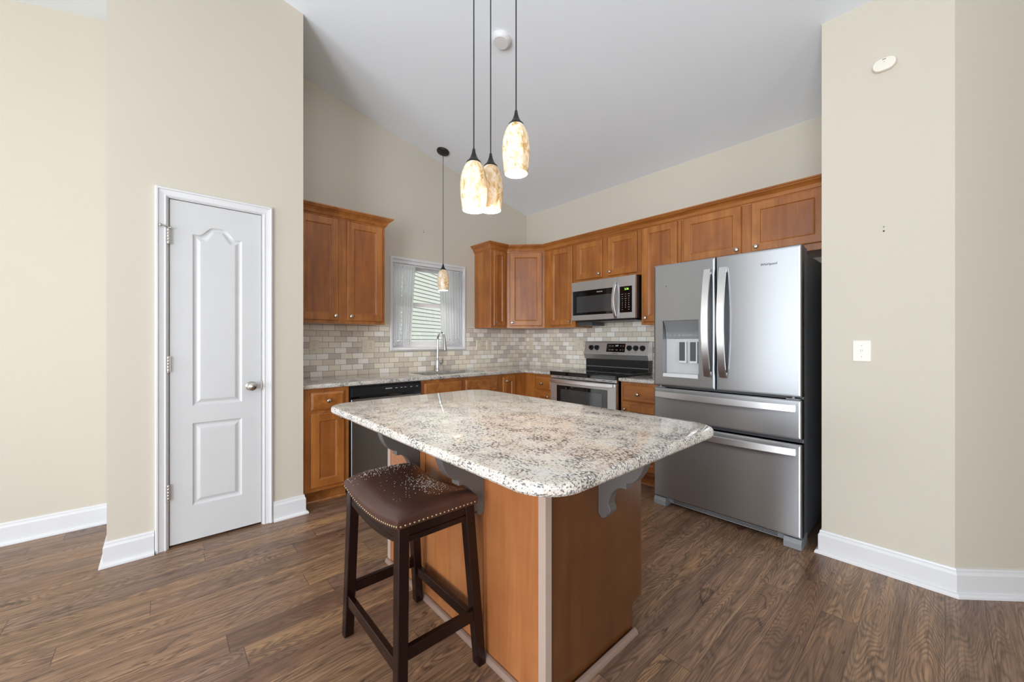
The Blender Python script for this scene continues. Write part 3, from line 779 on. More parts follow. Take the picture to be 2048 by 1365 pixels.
# base cabinets
CT, CB = 0.900, 0.868
BA, BB_ = 3.11, 2.985     # base face frames
ZB0 = 0.105
GB = 'stained maple base cabinets'
c = thing('base_cabinet', 'base cabinet with one drawer and one door beside the pantry wall', 'cabinet', (0.91, VA, 0), GB)
carcass(c, 0.746, 1.082, BA, 3.70, ZB0, CB - 0.001)
box(0.746, 1.082, BA + 0.075, 3.70, 0, ZB0).build('toe_kick', M['wood_h'], c)
MB().sweep([(0.79, BA + 0.075), (1.082, BA + 0.075)], [(0, 0), (-0.014, 0), (-0.012, 0.008), (-0.007, 0.015), (0, 0.018)], FZ).build('shoe_moulding', M['wood_h'], c)
cab_door(c, (0.806, BA, 0.707), UA, NA, 0.238, 0.132, 'drawer', knob=(0.119, 0.066), slab=True)
cab_door(c, (0.806, BA, 0.135), UA, NA, 0.238, 0.548, knob=(0.214, 0.505))
c = thing('base_cabinet', 'sink base cabinet with two false drawer fronts', 'cabinet', (2.15, VA, 0), GB)
mb = box(1.706, 2.612, BA, BA + 0.02, ZB0, CB - 0.001)
mb.quadbox(1.706, 1.724, BA + 0.02, 3.70, ZB0, CB - 0.001); mb.quadbox(2.594, 2.612, BA + 0.02, 3.70, ZB0, CB - 0.001); mb.quadbox(1.724, 2.594, BA + 0.02, 3.70, ZB0, ZB0 + 0.018)
mb.build('body', M['wood'], c)
box(1.706, 2.612, BA + 0.075, 3.70, 0, ZB0 - 0.002).build('toe_kick', M['wood_h'], c)
for xa in (1.738, 2.182):
    cab_door(c, (xa, BA, 0.707), UA, NA, 0.400, 0.132, 'false_front', slab=True)
    cab_door(c, (xa, BA, 0.135), UA, NA, 0.400, 0.548, knob=(0.37 if xa < 2 else 0.03, 0.505))
c = thing('base_cabinet', 'corner base cabinet with a narrow full-height door and blind filler', 'cabinet', (2.95, 3.4, 0), GB)
mb = MB(); pl = [(2.614, 3.70), (2.614, BA), (BB_, BA), (BB_, 2.958), (UB - 0.012, 2.958), (UB - 0.012, 3.70)]
mb.loops([[(x, y, z) for x, y in pl] for z in (ZB0, CB - 0.001)]); mb.build('body', M['wood'], c)
mb = MB(); pl = [(2.614, 3.70), (2.614, BA + 0.075), (BB_ + 0.075, BA + 0.075), (BB_ + 0.075, 2.958), (UB - 0.012, 2.958), (UB - 0.012, 3.70)]
mb.loops([[(x, y, z) for x, y in pl] for z in (0, ZB0 - 0.002)]); mb.build('toe_kick', M['wood_h'], c)
cab_door(c, (2.654, BA, 0.135), UA, NA, 0.172, 0.704, knob=(0.040, 0.662), stile=0.046)
c = thing('base_cabinet', 'narrow base cabinet with drawer and door left of the range', 'cabinet', (UB, 2.82, 0), GB)
carcass(c, BB_, UB - 0.012, 2.690, 2.956, ZB0, CB - 0.001)
box(BB_ + 0.075, UB - 0.012, 2.690, 2.956, 0, ZB0 - 0.002).build('toe_kick', M['wood_h'], c)
cab_door(c, (BB_, 2.934, 0.707), UBv, NB, 0.222, 0.134, 'drawer', knob=(0.100, 0.066), slab=True)
cab_door(c, (BB_, 2.934, 0.135), UBv, NB, 0.222, 0.548, knob=(0.190, 0.505), stile=0.048)
c = thing('base_cabinet', 'base cabinet with drawer and door between the range and the refrigerator', 'cabinet', (UB, 1.7, 0), GB)
carcass(c, BB_, UB - 0.012, 1.500, 1.898, ZB0, CB - 0.001)
box(BB_ + 0.075, UB - 0.012, 1.500, 1.898, 0, ZB0 - 0.002).build('toe_kick', M['wood_h'], c)
MB().sweep([(BB_ + 0.075, 1.898), (BB_ + 0.075, 1.50)], [(0, 0), (-0.014, 0), (-0.012, 0.008), (-0.007, 0.015), (0, 0.018)], FZ).build('shoe_moulding', M['wood_h'], c)
cab_door(c, (BB_, 1.874, 0.700), UBv, NB, 0.345, 0.140, 'drawer', knob=(0.150, 0.068), slab=True)
cab_door(c, (BB_, 1.874, 0.135), UBv, NB, 0.345, 0.541, knob=(0.030, 0.497))

# countertops
def slab(poly, z0, z1, r, holes=(), name='countertop', mat='granite'):
    mb = MB(); bm = mb.bm
    pr = [(r * (1 - math.cos(a)), z0 + r * (1 - math.sin(a))) for a in (PI / 2 * (k / 4) for k in range(0, 5))]
    prof = [(r, z0)] + [(i, z) for i, z in ((r * 0.4, z0 + r * 0.15), (0.0, z0 + r * 0.7))] + [(0.0, z1 - r), (r * 0.12, z1 - r * 0.52), (r * 0.45, z1 - r * 0.14), (r, z1)]
    R = [[bm.verts.new((p[0], p[1], z)) for p in offset(poly, i)] for i, z in prof]
    n = len(poly)
    for a, b_ in zip(R[:-1], R[1:]):
        for i in range(n):
            j = (i + 1) % n; bm.faces.new((a[i], a[j], b_[j], b_[i]))
    HB = [[bm.verts.new((p[0], p[1], z0)) for p in h] for h in holes]
    HT = [[bm.verts.new((p[0], p[1], z1)) for p in h] for h in holes]
    for a, b_ in zip(HB, HT):
        for i in range(len(a)):
            j = (i + 1) % len(a); bm.faces.new((a[i], a[j], b_[j], b_[i]))
    for ring, hs in ((R[0], HB), (R[-1], HT)):
        if not hs: bm.faces.new(ring); continue
        es = []
        for rg in [ring] + hs:
            for i in range(len(rg)):
                e = bm.edges.get((rg[i], rg[(i + 1) % len(rg)])) or bm.edges.new((rg[i], rg[(i + 1) % len(rg)]))
                es.append(e)
        bmesh.ops.triangle_fill(bm, use_beauty=True, use_dissolve=False, edges=es)
    return mb
def rrect(x0, y0, x1, y1, r, n=10):
    pts = []
    for cx, cy, a0 in ((x1 - r, y0 + r, -PI / 2), (x1 - r, y1 - r, 0), (x0 + r, y1 - r, PI / 2), (x0 + r, y0 + r, PI)):
        for i in range(n + 1):
            a = a0 + PI / 2 * i / n; pts.append((cx + r * math.cos(a), cy + r * math.sin(a)))
    return pts
TY, TX = VA - 0.009, UB - 0.009      # tile faces
SK = rrect(1.815, 3.21, 2.545, 3.575, 0.07, 8)
o = slab([(0.745, 3.082), (2.95, 3.082), (2.95, 2.684), (TX, 2.684), (TX, TY), (0.745, TY)], CB, CT, 0.011, [SK]).build('countertop', M['granite'], smooth=True)
tag(o, 'L-shaped speckled granite countertop around the sink and corner', 'countertop')
o = slab([(2.95, 1.49), (TX, 1.49), (TX, 1.902), (2.95, 1.902)], CB, CT, 0.011).build('countertop', M['granite'], smooth=True)
tag(o, 'short piece of granite countertop between the range and the refrigerator', 'countertop')

# sink
sk = thing('kitchen_sink', 'stainless double-bowl undermount sink below the window', 'sink', (2.18, 3.39, 0.66))
for xa, xb in ((1.818, 2.165), (2.195, 2.542)):
    rg = []
    for ins, z in ((-0.012, CB - 0.001), (0.0, CB - 0.001), (0.003, CB - 0.012), (0.008, 0.70), (0.03, 0.672), (0.06, 0.668)):
        rg.append([(p[0], p[1], z) for p in rrect(xa + ins, 3.213 + ins, xb - ins, 3.572 - ins, 0.06, 6)])
    mbk = MB(); mbk.loops(rg, False, True); bwl = mbk.build('bowl', M['steel'], sk, True)
    MB().lathe([(0.045, 0), (0.042, 0.003), (0.03, 0.001), (0.0, 0.001)], ((xa + xb) / 2, 3.39, 0.6685), n=20).build('drain', M['chrome'], bwl, True)

# faucet
fx, fy = 2.189, 3.63
fa = thing('faucet', 'chrome pull-down gooseneck faucet behind the sink', 'faucet', (fx, fy, CT))
MB().lathe([(0.026, 0), (0.026, 0.006), (0.023, 0.012), (0.021, 0.05), (0.020, 0.10), (0.016, 0.125), (0.013, 0.135)], (fx, fy, CT), n=24).build('body', M['chrome'], fa, True)
pts = [(fx, fy, CT + 0.13 + 0.02 * i) for i in range(11)]
dv = Vector((-0.06, -1, 0)).normalized()
for i in range(1, 15):
    a = PI * i / 14; pts.append(tuple(Vector((fx, fy, CT + 0.33)) + dv * (0.075 - 0.075 * math.cos(a)) + Vector((0, 0, 0.075 * math.sin(a)))))
MB().tube(pts, 0.0115, 14).build('spout', M['chrome'], fa, True)
e = Vector(pts[-1])
MB().lathe([(0.012, 0), (0.0135, 0.01), (0.015, 0.05), (0.020, 0.10), (0.021, 0.115), (0.017, 0.12)], e + Vector((0, 0, 0.004)), (0.12 * dv.x, 0.12 * dv.y, -1), 20).build('spray_head', M['chrome'], fa, True)
mb = MB().tube([(fx + 0.018, fy, CT + 0.075), (fx + 0.05, fy - 0.002, CT + 0.075)], [0.016, 0.014], 14)
mb.tube([(fx + 0.047, fy - 0.002, CT + 0.075), (fx + 0.062, fy - 0.006, CT + 0.085), (fx + 0.05, fy - 0.012, CT + 0.13)], [0.009, 0.0065, 0.0045], 10)
mb.build('handle', M['chrome'], fa, True)

# tiled backsplash
mb = MB()
mb.quadbox(0.752, 1.687, TY, VA, CT, ZU0); mb.quadbox(1.687, 2.605, TY, VA, CT, 1.113); mb.quadbox(2.605, UB, TY, VA, CT, ZU0)
bs = mb.build('tile_backsplash', M['tile_x']); tag(bs, 'beige and grey glazed subway tile on the window wall behind the sink', 'backsplash')
MB().quadbox(0.743, 0.757, TY - 0.005, VA, CT + 0.001, ZU0 + 0.008, 0.002).build('edge_trim', M['ivory'], bs)
for xa, xb in ((1.505, 1.687), (2.605, 2.735)): box(xa, xb, TY - 0.002, VA, ZU0, ZU0 + 0.011, 0.002).build('pencil_trim', M['cream'], bs)
bs = box(TX, UB, 1.47, TY, CT, ZU0).build('tile_backsplash', M['tile_y'])
mbx = bs; tag(bs, 'pale glazed subway tile on the wall behind the range', 'backsplash')
bs2 = box(TX, UB, 1.895, 2.68, ZU0, 1.42).build('upper_course', M['tile_y'], bs)

# outlets and switches
def plate(name, label, cat, facing, c, w, h, z, kind, mat='cream', group=None):
    """c = coordinate along the wall"""
    if facing == '-Y': O = Vector((c - w / 2, TY, z - h / 2)); u, n = UA, NA
    else:
        O = Vector((TX if facing == 'tile' else RXW, c + w / 2, z - h / 2)); u, n = UBv, NB
    t = thing(name, label, cat, O + u * (w / 2) + Vector((0, 0, h / 2)), group)
    MB().rect_rings(O, u, n, w, h, [(0, 0), (0, 0.003), (0.003, 0.006), (0.006, 0.0065)]).build('cover_plate', M[mat], t)
    gangs = kind; k = len(gangs)
    for i, g in enumerate(gangs):
        cx = w / 2 + (i - (k - 1) / 2) * 0.046
        def lb(du_, dz_, ww, hh, d0, d1, m_, nm, par=t, bev=0.0015):
            MBq = MB().rect_rings(O + u * (cx + du_ - ww / 2) + Vector((0, 0, h / 2 + dz_ - hh / 2)), u, n, ww, hh, [(0, d0), (0, d1 - bev), (bev, d1)])
            return MBq.build(nm, M[m_], par)
        if g == 'o':
            for dz_ in (0.0195, -0.0195):
                r = lb(0, dz_, 0.032, 0.027, 0.006, 0.0085, mat, 'receptacle')
                lb(-0.0065, dz_ + 0.002, 0.0024, 0.0085, 0.008, 0.0088, 'slot', 'slot', r, 0.0001)
                lb(0.0065, dz_ + 0.002, 0.0024, 0.0070, 0.008, 0.0088, 'slot', 'slot', r, 0.0001)
                lb(0, dz_ - 0.008, 0.005, 0.004, 0.008, 0.0088, 'slot', 'slot', r, 0.0001)
        elif g == 'r':
            r = lb(0, 0, 0.033, 0.066, 0.006, 0.0080, mat, 'receptacle')
            for dz_ in (0.019, -0.019):
                lb(-0.0065, dz_, 0.0024, 0.008, 0.0078, 0.0083, 'slot', 'slot', r, 0.0001); lb(0.0065, dz_, 0.0024, 0.008, 0.0078, 0.0083, 'slot', 'slot', r, 0.0001)
            lb(0, 0.003, 0.010, 0.004, 0.0078, 0.009, 'slot', 'test_button', r, 0.0003)
        elif g == 's':
            lb(0, 0, 0.010, 0.024, 0.006, 0.0072, mat, 'switch_collar', t, 0.0004)
            lb(0, 0.004, 0.007, 0.011, 0.006, 0.015, mat, 'toggle')
            for dz_ in (0.030, -0.030): lb(0, dz_, 0.005, 0.005, 0.006, 0.0072, 'grey_plastic', 'screw')
    return t
plate('wall_outlet', 'cream duplex outlet on the tile next to the pantry wall', 'outlet', '-Y', 0.99, 0.080, 0.118, 1.165, 'o')
plate('switch_plate', 'cream two-gang switch and outlet plate left of the sink window', 'switch', '-Y', 1.468, 0.124, 0.122, 1.167, 'sr')
plate('light_switch', 'cream switch plate just right of the sink window', 'switch', '-Y', 2.792, 0.075, 0.117, 1.168, 's')
plate('wall_outlet', 'cream duplex outlet between the light switch and the room corner', 'outlet', '-Y', 2.946, 0.075, 0.117, 1.168, 'o')
plate('light_switch', 'cream switch plate on the range wall close to the corner', 'switch', 'tile', 3.612, 0.075, 0.122, 1.165, 's')
plate('wall_outlet', 'cream outlet with test buttons left of the range backguard', 'outlet', 'tile', 2.825, 0.120, 0.122, 1.165, 'r')
plate('light_switch', 'ivory switch plate on the beige wall right of the refrigerator', 'switch', '-X', 0.3055, 0.077, 0.116, 1.166, 's', 'ivory')
# ------------------------------------------------------------------ dishwasher
dw = thing('dishwasher', 'stainless dishwasher with black control panel under the counter', 'dishwasher', (1.396, 3.4, 0))
X0, X1 = 1.090, 1.700
box(X0, X1, 3.115, 3.68, 0.02, 0.866).build('tub', M['black'], dw)
pn = MB().rect_rings((X0 + 0.006, 3.114, 0.779), UA, NA, X1 - X0 - 0.012, 0.073, [(0, 0), (0, 0.022), (0.003, 0.027)]).build('control_panel', M['black'], dw)
box(X0 + 0.006, X1 - 0.006, 3.100, 3.114, 0.763, 0.778).build('pocket_handle', M['black_gloss'], dw)
MB().rect_rings((X0 + 0.004, 3.114, 0.118), UA, NA, X1 - X0 - 0.008, 0.642, [(0, 0), (0, 0.022), (0.004, 0.026)]).build('door', M['steel_dark'], dw)
box(X0 + 0.003, X1 - 0.003, 3.14, 3.2, 0.0, 0.112).build('kick_plate', M['black'], dw)
box(X0 - 0.002, X0 + 0.012, 3.096, 3.135, 0.055, 0.110, 0.003).build('foot_bracket', M['black'], dw)
text('FRIGIDAIRE', 0.0115, (1.398, 3.0865, 0.826), '-Y', M['print_white'], pn, 'lettering')
for i, xx in enumerate((1.465, 1.51, 1.545, 1.60, 1.655)): box(xx - 0.009, xx + 0.009, 3.0862, 3.0868, 0.824, 0.8275).build('button_mark', M['print_white'], pn)

# ------------------------------------------------------------------ range
RY0, RY1 = 1.908, 2.674
rg_ = thing('electric_range', 'stainless electric range with black glass cooktop', 'range', (3.24, 2.291, 0))
box(2.960, TX - 0.004, RY0 + 0.004, RY1 - 0.004, 0.02, 0.898).build('body', M['steel_dark'], rg_)
ctp = MB().quadbox(2.915, 3.515, RY0 - 0.002, RY1 + 0.002, 0.902, 0.916, 0.004, 3); ctp.quadbox(2.915, 2.962, RY0, RY1, 0.877, 0.906, 0.004, 2)
ctp = ctp.build('cooktop', M['black_gloss'], rg_)
for bx, by, br in ((3.07, 2.10, 0.105), (3.07, 2.48, 0.085), (3.34, 2.10, 0.075), (3.34, 2.48, 0.105)):
    mb = MB(); n = 48
    rr = [[(bx + r * math.cos(2 * PI * i / n), by + r * math.sin(2 * PI * i / n), z) for i in range(n)] for r, z in ((br, 0.9158), (br, 0.9164), (br - 0.002, 0.9164), (br - 0.002, 0.9158))]
    mb.loops(rr, False, False); mb.build('burner_ring', M['dark_grey'], ctp)
# front: vent strip, oven door, handle, drawer
vs = box(2.930, 2.962, RY0 + 0.002, RY1 - 0.002, 0.850, 0.877, 0.002, 1).build('vent_strip', M['steel_app'], rg_)
for yy in (2.58, 2.52, 2.42, 2.33, 2.26, 2.14, 2.04, 1.97): box(2.9292, 2.9306, yy - 0.018, yy + 0.018, 0.862, 0.866).build('vent_slot', M['black'], vs)
od = MB().rect_rings((2.962, RY1 - 0.002, 0.235), UBv, NB, RY1 - RY0 - 0.004, 0.608, [(0, 0), (0, 0.034), (0.004, 0.040)]).build('oven_door', M['steel_app'], rg_)
MB().rect_rings((2.922, 2.588, 0.33), UBv, NB, 0.592, 0.452, [(0, 0), (0, 0.002), (0.002, 0.003)]).build('window_frame', M['black_gloss'], od)
MB().rect_rings((2.919, 2.535, 0.38), UBv, NB, 0.486, 0.366, [(0, 0), (0, 0.001), (0.001, 0.0015)]).build('window_glass', M['mesh_glass'], od)
hd = MB(); hp = []
for i in range(25):
    t = i / 24; hp.append((2.905 - 0.030 * (1 - (2 * t - 1) ** 2) ** 0.5 - 0.002, 2.652 - t * 0.722, 0.826))
hd.ribbon(hp, 0.017, 0.010, (0, 0, 1)); hd.quadbox(2.895, 2.924, 2.640, 2.658, 0.812, 0.840, 0.003); hd.quadbox(2.895, 2.924, 1.925, 1.943, 0.812, 0.840, 0.003)
hd.build('door_handle', M['steel_handle'], od, True)
MB().rect_rings((2.962, RY1 - 0.002, 0.06), UBv, NB, RY1 - RY0 - 0.004, 0.168, [(0, 0), (0, 0.030), (0.004, 0.036)]).build('storage_drawer', M['steel_app'], rg_)
# backguard
bgd = MB(); sec = [(3.468, 1.062), (3.462, 1.075), (3.492, 1.205), (3.500, 1.212), (3.560, 1.212), (3.560, 1.026), (3.482, 1.026), (3.478, 1.036)]
bgd.loops([[(a, y, b_) for a, b_ in sec] for y in (RY0 + 0.004, RY1 - 0.004)])
bgd = bgd.build('backguard', M['steel_app'], rg_)
box(3.496, 3.56, RY0 + 0.008, RY1 - 0.008, 0.914, 1.028, 0.004).build('riser', M['black'], rg_)
box(3.482, 3.50, RY0 + 0.012, RY1 - 0.012, 0.943, 0.948, 0.0015).build('riser_trim', M['grey_plastic'], rg_)
sn = Vector((-0.9745, 0, 0.2249))        # outward normal of the sloping face
def on_guard(y, z, d=0.0): return Vector((3.462 + (z - 1.075) * 0.03 / 0.13, y, z)) + sn * d
mb = MB(); q = [(2.385, 1.103), (2.165, 1.103), (2.165, 1.190), (2.385, 1.190)]
mb.loops([[on_guard(y, z, -0.002) for y, z in q], [on_guard(y, z, 0.0015) for y, z in q]]); dsp = mb.build('display', M['black_gloss'], bgd)
for k, (yy, kn) in enumerate(((2.578, 'knob'), (2.505, 'knob'), (2.115, 'knob'), (2.043, 'knob'), (1.970, 'knob'))):
    b0 = on_guard(yy, 1.145)
    mb = MB().lathe([(0.028, 0), (0.028, 0.004), (0.024, 0.008), (0.022, 0.024), (0.019, 0.028), (0.0, 0.028)], b0, sn, 24)
    kb_ = mb.build('control_knob', M['black'], bgd, True)
    up = Vector((0.2249, 0, 0.9745)); a = b0 + sn * 0.028
    mb = MB(); s_ = Vector((0, 1, 0))
    mb.loops([[a + up * p + s_ * q_ + sn * d for p, q_ in ((-0.02, -0.004), (0.02, -0.004), (0.02, 0.004), (-0.02, 0.004))] for d in (-0.001, 0.008)])
    mb.build('grip', M['black'], kb_)
def ontext(body, size, y, z, mat, parent, name):
    t = text(body, size, (0, 0, 0), '-X', mat, parent, name)
    inv = wmat(parent)
    me = t.data
    tilt = Matrix.Rotation(math.radians(13), 4, 'Y')
    me.transform(inv.inverted() @ Matrix.Translation(on_guard(y, z, 0.0019)) @ tilt @ inv)
    return t
ontext('2:37', 0.020, 2.262, 1.168, M['clock_white'], dsp, 'clock')
for yy, zz, s_ in ((2.345, 1.165, 'BAKE'), (2.31, 1.165, 'BROIL'), (2.345, 1.125, 'KEEP'), (2.31, 1.125, 'WARM'), (2.215, 1.165, 'SET'), (2.187, 1.165, 'ON'), (2.262, 1.125, 'TIMER'), (2.215, 1.125, 'OFF'), (2.187, 1.125, 'ON')):
    ontext(s_, 0.0085, yy, zz, M['print_white'], dsp, 'lettering')
ontext('FRIGIDAIRE', 0.0115, 2.275, 1.088, M['print_dark'], bgd, 'lettering')
for yy in (2.578, 2.505, 2.115, 2.043, 1.970): ontext('HI   LO', 0.006, yy, 1.103, M['print_dark'], bgd, 'lettering')

# ------------------------------------------------------------------ over-the-range microwave
MY0, MY1, MXF = 1.884, 2.626, 3.200
mw = thing('microwave', 'stainless over-the-range microwave with green clock', 'microwave', (3.4, 2.255, 1.43))
box(3.222, TX - 0.004, MY0 + 0.002, MY1 - 0.002, 1.432, 1.827, 0.003).build('body', M['black'], mw)
fr = MB().rect_rings((3.223, MY1, 1.429), UBv, NB, MY1 - 2.076, 0.397, [(0, 0), (0, 0.018), (0.003, 0.023)]).build('door', M['steel_app'], mw)
MB().rect_rings((3.2005, 2.612, 1.482), UBv, NB, 0.500, 0.249, [(0, 0), (0, 0.001), (0.001, 0.002)]).build('door_glass', M['black_gloss'], fr)
MB().rect_rings((3.1990, 2.560, 1.508), UBv, NB, 0.422, 0.165, [(0, 0), (0, 0.001), (0.001, 0.0015)]).build('viewing_window', M['mesh_glass'], fr)
text('FRIGIDAIRE', 0.0135, (3.1984, 2.275, 1.704), '-X', M['print_white'], fr, 'lettering')
cp = MB().rect_rings((3.223, 2.074, 1.429), UBv, NB, 2.074 - MY0, 0.397, [(0, 0), (0, 0.018), (0.003, 0.023)]).build('control_fascia', M['steel_app'], mw)
kp = MB().rect_rings((3.2005, 2.050, 1.484), UBv, NB, 0.130, 0.244, [(0, 0), (0, 0.0015), (0.0015, 0.0025)]).build('keypad', M['black_gloss'], cp)
text('2:36', 0.026, (3.1978, 1.975, 1.701), '-X', M['clock'], kp, 'clock')
keys = [('sensor', 'cook', 'reheat'), ('pop', 'melt', 'warm'), ('time', 'power', 'start'), ('1', '2', '3'), ('4', '5', '6'), ('7', '8', '9'), ('off', '0', 'START'), ('vent', '', 'light')]
for r_, row in enumerate(keys):
    for c_, s_ in enumerate(row):
        if s_: text(s_, 0.013 if len(s_) < 2 else 0.0075, (3.1978, 2.020 - 0.034 * c_, 1.655 - 0.0205 * r_), '-X', M['print_white'], kp, 'lettering')
mb = MB(); hp = []
for i in range(21):
    t = i / 20; hp.append((3.197 - 0.050 * math.sin(PI * t) ** 0.8, 2.092, 1.772 - t * 0.335))
mb.ribbon(hp, 0.012, 0.006, (0, 1, 0)); mb.build('door_handle', M['steel_handle'], mw, True)
box(3.235, 3.55, MY0 + 0.02, MY1 - 0.02, 1.414, 1.433, 0.004).build('underside_vent', M['black'], mw)
box(3.30, 3.50, 2.44, 2.625, 1.378, 1.416, 0.002).build('filter_housing', M['dark_grey'], mw)  # dark box under the microwave, meant as its grease filter housing

# ------------------------------------------------------------------ refrigerator
rf = thing('refrigerator', 'large stainless french-door refrigerator with two lower drawers', 'refrigerator', (3.15, 1.013, 0))
FY0, FY1 = 0.557, 1.469
box(2.822, 3.52, FY0 + 0.006, FY1 - 0.006, 0.035, 1.748, 0.004).build('cabinet', M['fridge_side'], rf)
def fdoor(name, ya, yb, za, zb, par=rf, hole=None):
    """front from ya (left, larger y) to yb"""
    XF, XB = 2.750, 2.812
    if not hole:
        return MB().rect_rings((XB, ya, za), UBv, NB, ya - yb, zb - za, [(0, 0), (0, 0.050), (0.002, 0.057), (0.007, 0.061), (0.014, 0.062)]).build(name, M['steel'], par)
    mb = MB(); bm = mb.bm; fx_ = FX(XB); outer = [(ya, za), (yb, za), (yb, zb), (ya, zb)]
    def ring(poly, dep): return [bm.verts.new(fx_(p, dep)) for p in poly]
    def ins(i): return [(ya - i, za + i), (yb + i, za + i), (yb + i, zb - i), (ya - i, zb - i)]
    R = [ring(ins(i), d) for i, d in ((0, 0), (0, 0.050), (0.002, 0.057), (0.007, 0.061), (0.014, 0.062))]
    for a, b_ in zip(R[:-1], R[1:]):
        for i in range(4): bm.faces.new((a[i], a[(i + 1) % 4], b_[(i + 1) % 4], b_[i]))
    bm.faces.new(R[0][::-1])
    hy1, hy0, hz0, hz1 = hole
    hp_ = [(hy1, hz0), (hy0, hz0), (hy0, hz1), (hy1, hz1)]
    H0 = ring(hp_, 0.062)
    hp2 = [(hy1 - 0.003, hz0 + 0.003), (hy0 + 0.003, hz0 + 0.003), (hy0 + 0.003, hz1 - 0.003), (hy1 - 0.003, hz1 - 0.003)]
    H1 = ring(hp2, 0.002)
    for i in range(4): bm.faces.new((H0[i], H0[(i + 1) % 4], H1[(i + 1) % 4], H1[i]))
    bm.faces.new(H1)
    es = []
    for rr in (R[-1], H0):
        for i in range(4): es.append(bm.edges.get((rr[i], rr[(i + 1) % 4])) or bm.edges.new((rr[i], rr[(i + 1) % 4])))
    bmesh.ops.triangle_fill(bm, use_beauty=True, use_dissolve=False, edges=es)
    return mb.build(name, M['steel'], par)
dl_ = fdoor('door', FY1, 1.0310, 0.892, 1.782, hole=(1.397, 1.139, 0.972, 1.368))
dr_ = fdoor('door', 1.0245, FY0, 0.892, 1.782)
d1_ = fdoor('drawer', FY1 - 0.002, FY0, 0.644, 0.874)
d2_ = fdoor('drawer', FY1 - 0.002, FY0, 0.068, 0.616)
def bow(par, pts_fn, hw, ht, wd, name='handle'):
    mb = MB(); mb.ribbon([pts_fn(i / 28) for i in range(29)], hw, ht, wd)
    return mb
def vh(par, yc):
    def p(t): return (2.7485 - 0.008 - 0.052 * math.sin(PI * t) ** 0.75, yc, 1.703 - t * 0.722)
    mb = bow(par, p, 0.0225, 0.006, (0, 1, 0))
    mb.quadbox(2.735, 2.751, yc - 0.020, yc + 0.020, 1.672, 1.704, 0.003); mb.quadbox(2.735, 2.751, yc - 0.020, yc + 0.020, 0.980, 1.012, 0.003)
    mb.build('handle', M['steel_handle'], par, True)
vh(dl_, 1.077); vh(dr_, 0.979)
def hh(par, zc):
    def p(t): return (2.7485 - 0.008 - 0.030 * math.sin(PI * t) ** 0.8, 1.448 - t * 0.862, zc)
    mb = bow(par, p, 0.021, 0.005, (0, 0, 1))
    for yy in (1.436, 0.598): mb.quadbox(2.738, 2.751, yy - 0.012, yy + 0.012, zc - 0.018, zc + 0.018, 0.003)
    mb.build('handle', M['steel_handle'], par, True)
hh(d1_, 0.826); hh(d2_, 0.571)
# dispenser inside the left door
MB().quadbox(2.7455, 2.758, 1.142, 1.394, 0.958, 0.985, 0.002).build('drip_tray', M['light_grey'], dl_)
mb = MB(); sec = []
for i in range(9):
    t = i / 8; sec.append((2.752 + 0.040 * math.sin(PI * t * 0.62), 1.366 - t * 0.128))
sec += [(2.805, 1.238), (2.805, 1.366)]
mb.loops([[(a, y, b_) for a, b_ in sec] for y in (1.1425, 1.3935)]); dc = mb.build('dispenser_panel', M['smoked'], dl_, True)
MB().quadbox(2.800, 2.8085, 1.1425, 1.3935, 0.975, 1.236).build('dispenser_back', M['silver_plastic'], dl_)
for yy in (1.262, 1.185):
    pd = MB().quadbox(2.772, 2.800, yy - 0.027, yy + 0.027, 1.062, 1.215, 0.004).build('paddle', M['light_grey'], dl_)
    MB().quadbox(2.7705, 2.7725, yy - 0.019, yy + 0.022, 1.078, 1.212, 0.001).build('paddle_insert', M['dark_grey'], pd)
for yy, s_ in ((1.356, 'Filter'), (1.325, 'Lock'), (1.292, 'Light'), (1.258, 'Options'), (1.218, 'Measured Fill'), (1.178, 'Ice')):
    text(s_, 0.0078, (2.7895, yy, 1.262), '-X', M['print_white'], dc, 'lettering')
text('Whirlpool', 0.0205, (2.7878 - 0.040, 0.722, 1.690), '-X', M['print_dark'], dr_, 'lettering', extra=1.03)
MB().lathe([(0.0045, 0), (0.0045, 0.0008), (0, 0.0008)], (2.750, 1.372, 1.622), (-1, 0, 0), 14).build('badge', M['print_dark'], dl_)
# gaps, hinges, base
box(2.8125, 2.8215, FY0 + 0.01, FY1 - 0.01, 0.62, 1.74).build('gasket', M['dark_grey'], rf)
for yy in (FY0 + 0.045, FY1 - 0.045):
    box(2.765, 2.93, yy - 0.035, yy + 0.035, 1.7485, 1.786, 0.006).build('hinge_cover', M['fridge_side'], rf)
    MB().lathe([(0.008, 0), (0.008, 0.018)], (2.775, yy, 0.8745), n=12).build('hinge_pin', M['grey_plastic'], rf)
    box(2.762, 2.815, yy - 0.035, yy + 0.035, 0.8755, 0.881, 0.001).build('hinge_plate', M['grey_plastic'], rf)
gr = box(2.800, 2.83, FY0 + 0.09, FY1 - 0.09, 0.022, 0.066, 0.002).build('base_grille', M['grey_plastic'], rf)
for i in range(4): box(2.7975, 2.801, FY0 + 0.13, FY1 - 0.13, 0.030 + 0.009 * i, 0.034 + 0.009 * i).build('grille_slot', M['slot'], gr)
for ya, yb in ((FY0 + 0.002, FY0 + 0.090), (FY1 - 0.090, FY1 - 0.002)):
    mb = MB(); sec = [(2.752, 0.004), (2.752, 0.036), (2.764, 0.060), (2.90, 0.062), (2.90, 0.0), (2.756, 0.0)]
    mb.loops([[(a, y, b_) for a, b_ in sec] for y in (ya, yb)]); mb.build('foot', M['grey_plastic'], rf)

